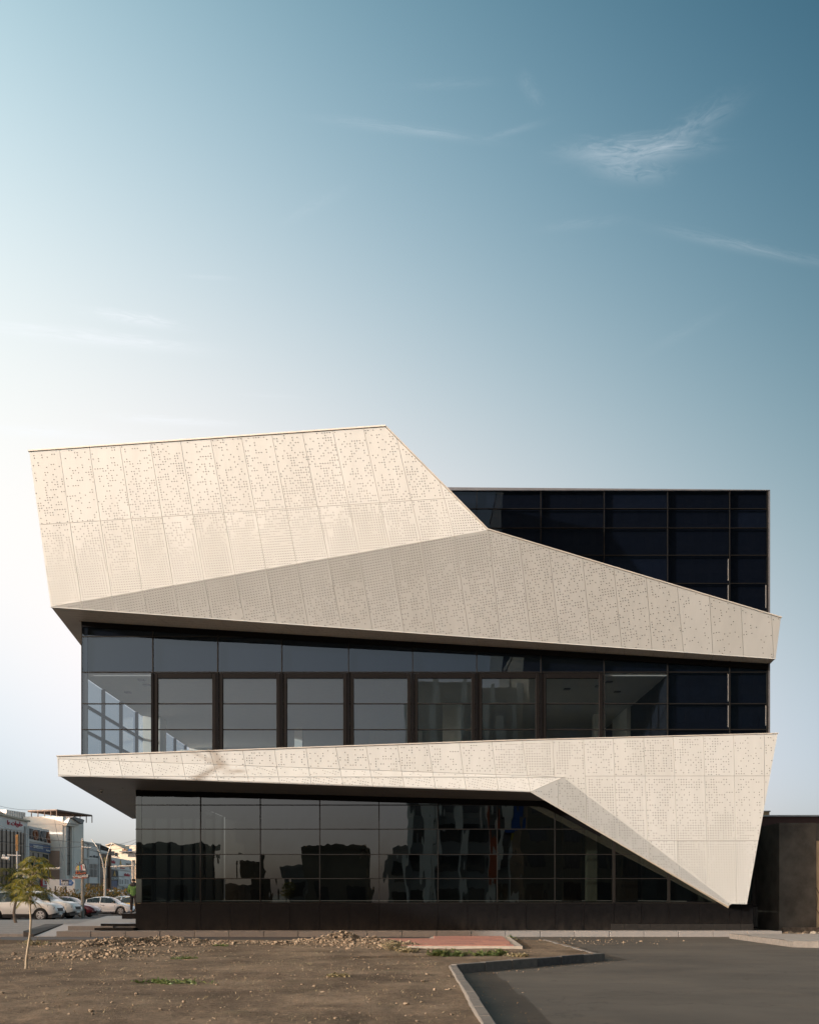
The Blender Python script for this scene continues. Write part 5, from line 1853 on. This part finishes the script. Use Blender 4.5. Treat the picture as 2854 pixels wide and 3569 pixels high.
def car(loc, rz, kind, paint, label, cat='car', name='parked_car', scale=1.0, detail=True, group='cars parked along the street'):
    P = PROFILES[kind]
    L, Wd, r, sill = P['L'], P['W'] / 2, P['r'], P['sill']
    fw, rw = L - P['fo'], L - P['fo'] - P['wb']
    root = tag(empty(name, loc, rz), label, cat, group)
    ns = 64 if detail else 34
    xs = [L * i / (ns - 1) for i in range(ns)]
    rings = []
    ra = r * 1.16
    for x in xs:
        zl_ = interp(P['low'], x)
        zr_ = max(zl_, interp(P['roof'], x))
        e = min(x, L - x)
        w = Wd * (1 - .16 * max(0, 1 - e / .55) ** 2)
        zb = sill + .10 * max(0, 1 - e / .4)
        for wx_ in (fw, rw):
            d = abs(x - wx_)
            if d < ra:
                zb = max(zb, r + math.sqrt(ra * ra - d * d) * .98)
        zb = min(zb, zl_ - .06)
        g = zr_ - zl_
        yb = w * .93
        rings.append([(w * .95, zb), (w * 1.0, zb + (zl_ - zb) * .35), (w * .985, zb + (zl_ - zb) * .75), (yb, zl_), (yb - g * .36 - (.02 if g > .05 else .10 * w), zl_ + g * .90 + (.0 if g > .05 else .018)), (yb - g * .36 - .16 * w, zr_ + (.0 if g > .05 else .03)), (0, zr_ + (.025 if g > .05 else .045))])
    V = []
    n = 13
    for x, rg in zip(xs, rings):
        row = [(x - L / 2, y, z) for y, z in rg] + [(x - L / 2, -y, z) for y, z in reversed(rg[:-1])]
        V += row
    bodyf, side, shield = [], [], []
    g0, g1 = P['glass']
    for i in range(ns - 1):
        xm = (xs[i] + xs[i + 1]) / 2
        gm = max(0, interp(P['roof'], xm) - interp(P['low'], xm))
        dr = (interp(P['roof'], xs[i + 1]) - interp(P['roof'], xs[i])) / (xs[i + 1] - xs[i])
        for k in range(n - 1):
            f = (i * n + k, i * n + k + 1, (i + 1) * n + k + 1, (i + 1) * n + k)
            band = k if k < 6 else 11 - k
            if band == 3 and gm > .16 and g0 < xm < g1 and not any(abs(xm - p) < .045 for p in P['pill']) and abs(dr) < 1.4:
                side.append(f)
            elif band in (4, 5) and gm > .08 and abs(dr) > .34 and g0 - .2 < xm < g1 + .05:
                shield.append(f)
            else:
                bodyf.append(f)
    cap0 = tuple(range(n - 1, -1, -1))
    cap1 = tuple(range((ns - 1) * n, ns * n))

    def part(nm, faces, m, smooth=True):
        used = sorted({i for f in faces for i in f})
        mp = {u: k for k, u in enumerate(used)}
        o = MB().add([V[u] for u in used], [tuple(mp[i] for i in f) for f in faces]).build(nm, m, root, smooth=smooth)
        return o
    part('body', bodyf + [cap0, cap1], paint)
    part('side_window', side, CARGLASS)
    part('windscreen', shield, CARGLASS)
    # dark underbody and wheel wells, seats seen through the glass
    MB().box(-L / 2 + .25, L / 2 - .25, -Wd * .82, Wd * .82, sill * .55, interp(P['low'], L / 2) - .28).build('underbody', TRIM, root)
    for sx in ((1.15,) if kind == 'pickup' else (.15, 1.15)):
        xx = fw - 1.0 - sx - L / 2
        for yy in (-.38, .38):
            MB().box(xx - .1, xx + .08, yy - .22, yy + .22, .6, interp(P['low'], L / 2) + .28).build('seat', TRIM, root)
    for wx_ in (fw, rw):
        for sd in (-1, 1):
            wheel(root, wx_ - L / 2, sd * (Wd * .985), r, sd)
    if detail:
        zl_ = interp(P['low'], L / 2)
        for dx in P['doors']:
            for sd in (-1, 1):
                z0_, z1_ = sill + .1, interp(P['low'], dx) - .02
                MB().box(dx - L / 2 - .008, dx - L / 2 + .008, sd * Wd * .985 - .006, sd * Wd * .985 + .012 * sd + .006, z0_ + .08, z1_ - .1).build('door_seam', TRIM, root)
        for dx in P['doors'][:2]:
            for sd in (-1, 1):
                MB().box(dx + .08 - L / 2, dx + .30 - L / 2, sd * Wd * .99 - .02, sd * Wd * .99 + .03, interp(P['low'], dx) - .2, interp(P['low'], dx) - .165).build('door_handle', CHROME, root)
        for sd in (-1, 1):
            a = P['doors'][2] + .02 - L / 2
            MB().tube([(a, sd * Wd * .9, zl_ + .06), (a - .02, sd * (Wd + .1), zl_ + .1), (a - .02, sd * (Wd + .2), zl_ + .1)], [.04, .085, .06], 8).build('mirror', TRIM, root, smooth=True)
            MB().box(-L / 2 + rw + ra + .05, -L / 2 + fw - ra - .05, sd * Wd * .97 - .03, sd * Wd * .97 + .04, sill - .04, sill + .05).build('side_skirt', TRIM if kind != 'sedan' else CHROME, root)
    xf = L / 2
    zf = interp(P['low'], L - .25)
    for sd in (-1, 1):
        MB().prism([(xf - .5, sd * Wd * .93, zf - .02), (xf - .5, sd * Wd * .96, zf - .14), (xf - .10, sd * Wd * .86, zf - .30), (xf - .06, sd * Wd * .78, zf - .14)], (.02, sd * .035, .01)).build('headlight', LAMPG, root)
        MB().box(-xf - .005, -xf + .16, sd * Wd * .80 - .12, sd * Wd * .80 + .10, zf - .20, zf + .02).build('tail_light', LAMPR, root)
    MB().box(xf - .10, xf + .015, -Wd * .45, Wd * .45, zf - .40, zf - .20).build('grille', TRIM, root)
    MB().box(xf - .08, xf + .03, -.26, .26, .42, .53).build('number_plate', SWHITE, root)
    return root


def paint(name, col, metal=.0):
    return pmat(name, col, rough=.32, metal=metal, var=.02, scale=.5, coat=.6, spec=.5)


PW = paint('paint_white', (.72, .71, .68))
PW2 = paint('paint_pearl', (.64, .65, .67))
PR = paint('paint_dark_red', (.10, .008, .016))
PSI = paint('paint_silver', (.42, .45, .49), .3)
PG = paint('paint_grey_blue', (.18, .21, .25), .3)
PY = paint('paint_taxi_yellow', (.60, .40, .06))
car((-24.55, 62, -.10), 0, 'suv', PW, 'large white off road car nearest the left edge, front wheel by the sapling')
car((-24.75, 66, -.04), R(-2), 'suv', PW, 'second white off road car, only its nose past the first one')
car((-24.7, 70.5, 0), R(-1), 'sedan', PR, 'dark red saloon with its nose behind the concrete pole')
car((-23.85, 77, 0), 0, 'sedan', PW2, 'pale silver white saloon seen side on right of the pole')
car((-31.0, 86, 0), R(195), 'sedan', PW2, 'white saloon with slanted side window behind the red car', detail=False)
car((-34.9, 80, 0), R(5), 'hatch', PY, 'yellow car roof behind the first white off road car', detail=False)
car((-27.6, 87.5, 0), R(182), 'sedan', PG, 'grey blue saloon roof just right of the pole top of the silver car', detail=False)
car((-27.9, 92.5, .25), R(180), 'pickup', PW, 'white crew cab with red roof plate below the street lamp', cat='pickup truck', name='pickup_truck', detail=False)
car((-24.6, 84, 0), R(165), 'hatch', PSI, 'silver hatchback with dark side window behind the saloon bonnet', detail=False)
car((-23.2, 82, 0), R(176), 'hatch', PY, 'yellow taxi bonnet left of the person in green', cat='taxi', name='taxi', detail=False)
car((-25.0, 93, .1), R(178), 'sedan', PW, 'white saloon farthest back near the person', detail=False)
tag(MB().box(-29.0, -28.3, 92.2, 92.8, 2.06, 2.16).build('roof_plate', SORANGE), 'small orange red plate on the white crew cab roof', 'roof sign')

# ================================================================== person
def skinned(name, verts, edges, radii, m, parent=None, sub=2, root=0):
    me = bpy.data.meshes.new(name)
    me.from_pydata([tuple(v) for v in verts], edges, [])
    o = link(name, me, None, None)
    md = o.modifiers.new('skin', 'SKIN')
    md.use_smooth_shade = True
    for i, r_ in enumerate(radii):
        d = me.skin_vertices[0].data[i]
        d.radius = (r_, r_) if isinstance(r_, (int, float)) else r_
        d.use_root = (i == root)
    s_ = o.modifiers.new('sub', 'SUBSURF')
    s_.levels = s_.render_levels = sub
    dg = bpy.context.evaluated_depsgraph_get()
    me2 = bpy.data.meshes.new_from_object(o.evaluated_get(dg))
    me2.name = name
    bpy.data.objects.remove(o)
    me2.materials.clear()
    return link(name, me2, m, parent)


px_, py_ = (467 - CX) / FPX * 50.0, 50.0
pe = tag(empty('person', (px_, py_, .626)), 'person seen from behind in green jacket with dark hood and trousers', 'person')
SKIN = pmat('skin', (.36, .22, .15), rough=.6, var=.05)
GREEN = pmat('green_jacket', (.075, .17, .05), rough=.85, var=.12, scale=9, bump=.3, bscale=14)
HOODM = pmat('dark_hood', (.028, .03, .034), rough=.9, var=.15, scale=9)
TROU = pmat('dark_trousers', (.018, .018, .022), rough=.9, var=.2, scale=9, bump=.3, bscale=12)
HAIR = pmat('dark_hair', (.015, .011, .009), rough=.7, var=.3, scale=30)
SHOE = pmat('shoe_dark', (.02, .02, .02), rough=.6)
bv = [(0, 0, .93), (0, -.01, 1.08), (0, -.02, 1.25), (0, -.02, 1.40), (0, 0, 1.50), (0, .02, 1.57), (0, .025, 1.66),
      (-.10, 0, .88), (-.11, .01, .50), (-.115, -.02, .09), (-.115, .10, .05),
      (.10, 0, .88), (.13, -.03, .50), (.15, -.06, .09), (.16, .06, .05),
      (-.19, -.01, 1.40), (-.25, .02, 1.14), (-.22, .18, .98), (.19, -.01, 1.40), (.25, .02, 1.14), (.22, .18, .98)]
be = [(0, 1), (1, 2), (2, 3), (3, 4), (4, 5), (5, 6), (0, 7), (7, 8), (8, 9), (9, 10), (0, 11), (11, 12), (12, 13), (13, 14), (3, 15), (15, 16), (16, 17), (3, 18), (18, 19), (19, 20)]
br = [.13, .125, .135, .13, .055, .06, .085, .09, .062, .045, .04, .09, .062, .045, .04, .065, .05, .035, .065, .05, .035]
# hands with five fingers joined to the wrists, closed loosely in front
for wi, sgn in ((17, -1), (20, 1)):
    wv = Vector(bv[wi])
    h0 = len(bv)
    pd = Vector((-sgn * .25, .9, -.1)).normalized()
    sdv = Vector((0, .1, 1)).normalized()
    bv.append(tuple(wv + pd * .07)); be.append((wi, h0)); br.append((.020, .034))
    for k in range(4):
        a = h0 + 1 + k * 2
        o_ = sdv * (.024 - .016 * k)
        bv.append(tuple(wv + pd * .115 + o_)); be.append((h0, a)); br.append(.0085)
        bv.append(tuple(wv + pd * (.16 - .006 * abs(k - 1)) + o_ + Vector((-sgn * .03, 0, 0)))); be.append((a, a + 1)); br.append(.007)
    a = len(bv)
    bv.append(tuple(wv + pd * .05 + sdv * .045)); be.append((h0, a)); br.append(.010)
    bv.append(tuple(wv + pd * .09 + sdv * .06)); be.append((a, a + 1)); br.append(.008)
skinned('body', bv, be, br, SKIN, pe)
jk = skinned('jacket', [(0, 0, .80), (0, 0, .95), (0, -.01, 1.15), (0, -.02, 1.38), (0, 0, 1.475), (-.2, -.01, 1.385), (-.265, .02, 1.13), (-.225, .17, .99), (.2, -.01, 1.385), (.265, .02, 1.13), (.225, .17, .99)],
             [(0, 1), (1, 2), (2, 3), (3, 4), (3, 5), (5, 6), (6, 7), (3, 8), (8, 9), (9, 10)], [(.205, .165), (.20, .165), (.195, .165), (.20, .16), .08, .085, .068, .05, .085, .068, .05], GREEN, pe)
skinned('hood', [(0, -.03, 1.30), (0, -.05, 1.40), (0, -.04, 1.49), (0, .0, 1.56), (-.18, -.03, 1.38), (.18, -.03, 1.38)], [(0, 1), (1, 2), (2, 3), (1, 4), (1, 5)], [(.19, .15), (.2, .15), .115, .07, .095, .095], HOODM, pe)
skinned('trousers', [(0, 0, .93), (-.10, 0, .86), (-.11, .01, .50), (-.115, -.02, .12), (.10, 0, .86), (.13, -.03, .50), (.15, -.06, .12)], [(0, 1), (1, 2), (2, 3), (0, 4), (4, 5), (5, 6)], [.135, .105, .085, .072, .105, .085, .072], TROU, pe)
skinned('hair', [(0, -.02, 1.60), (0, -.02, 1.66), (0, .0, 1.72)], [(0, 1), (1, 2)], [.085, .105, .085], HAIR, pe)
for a_ in (-.115, .155):
    skinned('shoe', [(a_, -.05, .045), (a_, .06, .045), (a_, .16, .035)], [(0, 1), (1, 2)], [.05, .05, .04], SHOE, pe, 1)

# ================================================================== saplings
BARKL = pmat('sapling_bark', (.26, .21, .145), rough=.85, var=.2, scale=8, stretch=(4, 4, .6), bump=.3)
BARKG = pmat('grey_bark', (.16, .14, .12), rough=.9, var=.3, scale=6, stretch=(4, 4, .6), bump=.5)
LEAF1 = leaf_mat('sapling_leaf', (.22, .18, .022), (.09, .105, .018), .5)
LEAF2 = leaf_mat('sapling_leaf_dark', (.05, .085, .022), (.13, .125, .028), .4)


def frond(mb, base, dirv, length, droop, leaf_len, n):
    """pinnate leaf: an arching rib with paired drooping leaflets"""
    p = Vector(base)
    d = Vector(dirv).normalized()
    rib = [p.copy()]
    for i in range(n):
        d = (d + Vector((0, 0, -droop / n))).normalized()
        p = p + d * (length / n)
        rib.append(p.copy())
    mb.tube(rib, [.006 * (1 - .7 * i / n) for i in range(n + 1)], 3, cap=False)
    for i in range(1, n + 1):
        t = i / n
        ll = leaf_len * (1 - .45 * abs(t - .45) * 2)
        dd = (rib[i] - rib[i - 1]).normalized()
        sv = dd.cross(Vector((0, 0, 1)))
        if sv.length < .1:
            sv = Vector((1, 0, 0))
        sv.normalize()
        for sg in (-1, 1):
            ld_ = (sv * sg * .75 + dd * .45 + Vector((0, 0, -.75 + random.uniform(-.2, .2)))).normalized()
            wv = ld_.cross(dd).normalized() * ll * .055
            q = rib[i] + ld_ * ll * .5 + Vector((0, 0, .01))
            e = rib[i] + ld_ * ll + Vector((0, 0, -ll * .25))
            mb.add([rib[i], q - wv, e, q + wv], [(0, 1, 2, 3)])


def sapling(loc, top, label, trunk_r, bark, leaf, seed, lean, clusters, nf, fl, ll):
    """thin trunk, limbs to each leaf cluster (local x, y, z), drooping fronds radiating from every cluster"""
    random.seed(seed)
    t = tag(empty('sapling_tree', loc), label, 'tree')
    tr = [Vector((lean[0] * i / 8 + trunk_r * .9 * math.sin(i * 1.1 + seed), lean[1] * i / 8, -.05 + (top + .05) * i / 8)) for i in range(9)]
    MB().tube(tr, [trunk_r * (1 - .6 * i / 8) for i in range(9)], 8).build('trunk', bark, t)
    lim, lf = MB(), MB()
    for c in clusters:
        c = Vector(c)
        zb = max(top * .45, min(top, c.z - .35 * math.hypot(c.x, c.y) - .12))
        k = zb / top
        base = Vector((lean[0] * k, lean[1] * k, zb))
        mid = base.lerp(c, .55) + Vector((0, 0, .04))
        lim.tube([base, mid, c], [trunk_r * .35, trunk_r * .26, trunk_r * .14], 5)
        for q in range(nf):
            a2 = q * 6.283 / nf + random.uniform(-.5, .5)
            frond(lf, mid.lerp(c, random.uniform(.55, 1)), Vector((math.cos(a2), math.sin(a2), random.uniform(.1, 1.0))), fl * random.uniform(.6, 1.25), random.uniform(.8, 2.1), ll * random.uniform(.75, 1.25), 14)
    lim.build('limbs', bark, t)
    stuff(lf.build('foliage', leaf, t, fix=False))
    return t


def clus(pts, Y, loc):
    r = random.Random(3)
    out = []
    for x, y in pts:
        p = at(x, y, Y)
        out.append((p.x - loc[0], r.uniform(-.22, .22) * Y / 17, p.z - loc[2]))
    return out


Y1 = (EYE - .12) * FPX / (3374 - HOR)
l1 = ((95 - CX) / FPX * Y1, Y1, .10)
sapling(l1, 1.78, 'young tree with thin pale trunk and drooping golden green fronds', .027, BARKL, LEAF1, 4, (.10, 0),
        clus([(138, 2990), (100, 3006), (160, 3014), (122, 3030), (82, 3042), (150, 3052), (100, 3066), (62, 3078), (132, 3088), (86, 3100), (146, 3108), (112, 3118), (66, 3118), (98, 3138)], Y1, l1), 8, .30, .10)
l2 = ((57 - CX) / FPX * 49, 49, .05)
sapling(l2, 2.5, 'darker young tree on a grey trunk beside the white off road car', .085, BARKG, LEAF2, 9, (-.1, 0),
        clus([(34, 3030), (56, 3042), (22, 3052), (44, 3064), (70, 3070), (26, 3082), (52, 3092), (36, 3106), (66, 3108), (54, 3122)], 49, l2), 9, .8, .22)
tag(MB().box((52 - CX) / FPX * 48.8, (60 - CX) / FPX * 48.8, 48.75, 48.83, 1.35, 2.0).build('tree_tie', pmat('tie_blue', (.10, .17, .26), rough=.7, var=.1)), 'blue cloth tied round the grey sapling trunk', 'cloth')

# weeds
WEED = leaf_mat('weed_leaf', (.06, .10, .025), (.12, .14, .04), .3)
DRYW = leaf_mat('dry_weed', (.24, .19, .10), (.16, .14, .07), .2)


def weed(x, y, w, h, n, label, mat, seed, z=None, group=None):
    random.seed(seed)
    t = empty('weed_plant', (x, y, (dz(x, y) if z is None else z) - .01))
    tag(t, label, 'weed', group)
    lf, st_ = MB(), MB()
    for i in range(n):
        a, rr = random.uniform(0, 6.28), w * math.sqrt(random.random())
        bx, by = math.cos(a) * rr * .6, math.sin(a) * rr * .4
        tx, ty, tz = math.cos(a) * rr, math.sin(a) * rr * .6, h * random.uniform(.5, 1) * (1 - .4 * rr / w)
        st_.tube([(bx, by, 0), (tx, ty, tz)], .004, 3, cap=False)
        for q in range(7):
            k = random.uniform(.25, 1)
            c = Vector((bx, by, 0)).lerp(Vector((tx, ty, tz)), k)
            s = random.uniform(.02, .045)
            e = Euler((random.uniform(-.9, .9), random.uniform(-.9, .9), random.uniform(0, 6.3))).to_matrix()
            lf.add([c + e @ Vector((0, 0, 0)), c + e @ Vector((s, -s * .45, .01)), c + e @ Vector((s * 2, 0, 0)), c + e @ Vector((s, s * .45, .01))], [(0, 1, 2, 3)])
    st_.build('stems', mat, t, fix=False)
    stuff(lf.build('leaves', mat, t, fix=False))


def gpos(px, py, z=.13):
    Y = (EYE - z) * FPX / (py - HOR)
    return (px - CX) / FPX * Y, Y


for i, (px, py, w, h, n, lb, mm) in enumerate(((1575, 3329, .42, .22, 60, 'largest green weed clump before the concrete slab face', WEED), (1525, 3328, .3, .17, 36, 'green weed clump left of the largest one', WEED),
                                               (1740, 3331, .26, .19, 34, 'bushy weed at the right of the slab face', WEED), (1680, 3330, .28, .15, 30, 'low weed in front of the slab middle', WEED),
                                               (1375, 3310, .35, .30, 40, 'greyish dry weed on the heap beside the red paving', DRYW), (1420, 3318, .3, .16, 28, 'dry weed patch between heap and slab', DRYW),
                                               (1800, 3334, .3, .10, 24, 'dry grass tuft at the slab corner', DRYW), (645, 3340, .35, .06, 26, 'flat green weed on bare soil', WEED), (765, 3296, .25, .07, 20, 'small green weed among the far clods', WEED),
                                               (120, 3292, .5, .22, 40, 'dry brown shrub near the thin trunk', DRYW), (560, 3415, .5, .05, 26, 'sparse green growth mid lot', WEED), (640, 3421, .5, .05, 26, 'sparse green growth beside the first', WEED), (1180, 3400, .3, .06, 20, 'dark dry twigs lying on the soil', DRYW))):
    x, y = gpos(px, py)
    weed(x, y, w, h, n, lb, mm, 50 + i)
weed(3.15, 30.4, .28, .28, 34, 'green plant at the back corner of the red paving', WEED, 90, 0.0)

# low grass film on the lot
random.seed(77)
gm = MB()
for _ in range(5200):
    x, y = random.uniform(-12, .6), random.uniform(9.8, 27)
    if fbm(np.array([x * .8 + 5]), np.array([y * .8]), 3)[0] < .52:
        continue
    z = dz(x, y)
    h = random.uniform(.012, .04)
    a = random.uniform(0, 6.28)
    gm.add([(x, y, z), (x + .01 * math.cos(a), y + .01 * math.sin(a), z), (x + random.uniform(-.03, .03), y + random.uniform(-.03, .03), z + h)], [(0, 1, 2)])
stuff(gm.build('dry_grass', DRYW, fix=False))

# ================================================================== the rest of the street, out of frame: it shades and is mirrored in the glass
OPP = [pmat('opp_grey', (.13, .125, .12), rough=.9, var=.1, scale=.3), pmat('opp_tan', (.17, .14, .105), rough=.9, var=.1, scale=.3), pmat('opp_white', (.26, .255, .245), rough=.9, var=.1, scale=.3)]


def block(x0, x1, y0, y1, h, m, label, cat='building', face='+y', win=True):
    b = tag(empty('street_building', ((x0 + x1) / 2, (y0 + y1) / 2, 0), worldly=True), label, cat)
    MB().box(x0, x1, y0, y1, 0, h).build('wall', m, b)
    MB().box(x0 - .15, x1 + .15, y0 - .15, y1 + .15, h + .002, h + .5).build('parapet', m, b)
    if win:
        nz = max(1, int((h - 1) / 3.2))
        mb = MB()
        if face == '+y':
            k = max(1, int((x1 - x0) / 2.6))
            for j in range(nz):
                for i in range(k):
                    cx_ = x0 + (i + .5) * (x1 - x0) / k
                    mb.box(cx_ - .9, cx_ + .9, y1 - .02, y1 + .06, .9 + j * 3.2, 2.75 + j * 3.2)
        else:
            k = max(1, int((y1 - y0) / 3.0))
            for j in range(nz):
                for i in range(k):
                    cy_ = y0 + (i + .5) * (y1 - y0) / k
                    mb.box(x1 - .02, x1 + .06, cy_ - .8, cy_ + .8, 1.0 + j * 3.2, 2.6 + j * 3.2)
        mb.build('window', DGL, b)
        if face == '+y' and 'pale tower' in label:
            pm = MB()
            for i in range(0, k + 1, 1):
                cx_ = x0 + i * (x1 - x0) / k
                pm.box(cx_ - .28, cx_ + .28, y1 + .07, y1 + .4, 0, h + .9)
            pm.build('pilaster', WHITEB, b)
    return b


def mir(px, Yr): return (px - CX) / FPX * (72 - Yr)
def mh(py, Yr): return EYE + (HOR - py) / FPX * (72 - Yr)


block(mir(455, -40), mir(690, -40), -54, -40, mh(2958, -40), OPP[0], 'grey flat roofed block across the street, seen only mirrored in the lower glass')
block(mir(855, -52), mir(905, -52), -60, -52, mh(3002, -52), OPP[1], 'slim tan stair tower mirrored in the lower glass')
block(mir(745, -60), mir(835, -60), -70, -60, mh(3085, -60), OPP[0], 'low grey shed mirrored in the lower glass')
block(mir(995, -55), mir(1060, -55), -64, -55, mh(3040, -55), OPP[2], 'small pale house mirrored in the lower glass')
block(mir(1064, -38), mir(1282, -38), -50, -38, mh(2950, -38), OPP[1], 'tan box shaped block mirrored in the lower glass')
block(mir(1350, -62), mir(1540, -62), -74, -62, mh(2965, -62), OPP[2], 'pale stepped block mirrored in the glass')
block(mir(1415, -36), mir(1800, -36), -52, -36, mh(2400, -36), OPP[2], 'tall pale tower mirrored in the upper glass')
block(mir(1830, -30), mir(2150, -30), -48, -30, mh(2200, -30), OPP[1], 'broad tan tower mirrored in the upper glass')
block(mir(2150, -34), mir(2480, -34), -46, -34, mh(2900, -34), OPP[0], 'grey block at the right end mirrored in the glass')
block(mir(1760, -70), mir(3100, -70), -90, -70, mh(1640, -70), OPP[0], 'wide grey block beyond the right end mirrored in the glass')
tower = [o for o in COL.objects if o.get('label', '').startswith('tall pale tower')][0]
TY = -36 + .45
for nm, a_, c_, t_, u_, mm in (('hanging_sign', 1768, 1830, 2795, 2900, pmat('mirror_blue', (.03, .12, .42), rough=.6)), ('hanging_sign', 1790, 1832, 2902, 2925, pmat('mirror_yellow', (.55, .45, .05), rough=.6)),
                               ('banner', 1700, 1714, 2805, 3070, pmat('mirror_orange', (.50, .12, .05), rough=.6)), ('facade_column', 1470, 1500, 2780, 3130, WHITEB), ('facade_column', 1512, 1526, 2780, 3130, WHITEB), ('facade_column', 1738, 1762, 2500, 3050, WHITEB)):
    MB().box(mir(a_, -36), mir(c_, -36), TY, TY + .3, mh(u_, -36), mh(t_, -36)).build(nm, mm, tower)
# west side of the street: shades the car park and the road
block(-72, -60, 1.2, 22, 13.6, OPP[0], 'grey block west of the lot', face='+x')
block(-74, -60, 22.2, 52, 14.2, OPP[1], 'tan block west of the car park', face='+x')
block(-76, -60, 52.2, 90, 12.5, OPP[2], 'pale block west of the hedge', face='+x')
block(-76, -62, 90.2, 140, 10.5, OPP[0], 'long grey block farthest west', face='+x')
# pole out of frame whose cross arms throw a shadow on the lower band
pp = tag(empty('utility_pole', (-21.6, 25.5, 0)), 'tall crooked wooden pole with cross arms left of the lot', 'utility pole')
lat = lambda l, z: (.475 * l, -.88 * l, z - 3.03)
MB().tube([lat(.36, 2.9), lat(.35, 9.0), lat(.28, 11.2), lat(-.02, 12.2), lat(-.22, 12.9)], [.12, .11, .09, .065, .05], 10).build('pole', WOODC, pp)
MB().tube([lat(-.62, 12.75), lat(-.06, 12.28)], [.025, .035], 6).build('cross_arm', WOODC, pp)
MB().tube([lat(.02, 12.3), lat(.42, 11.95)], [.035, .025], 6).build('cross_arm', WOODC, pp)
MB().tube([lat(.28, 12.22), lat(.46, 12.16)], [.07, .07], 10).build('transformer', ALU2, pp)
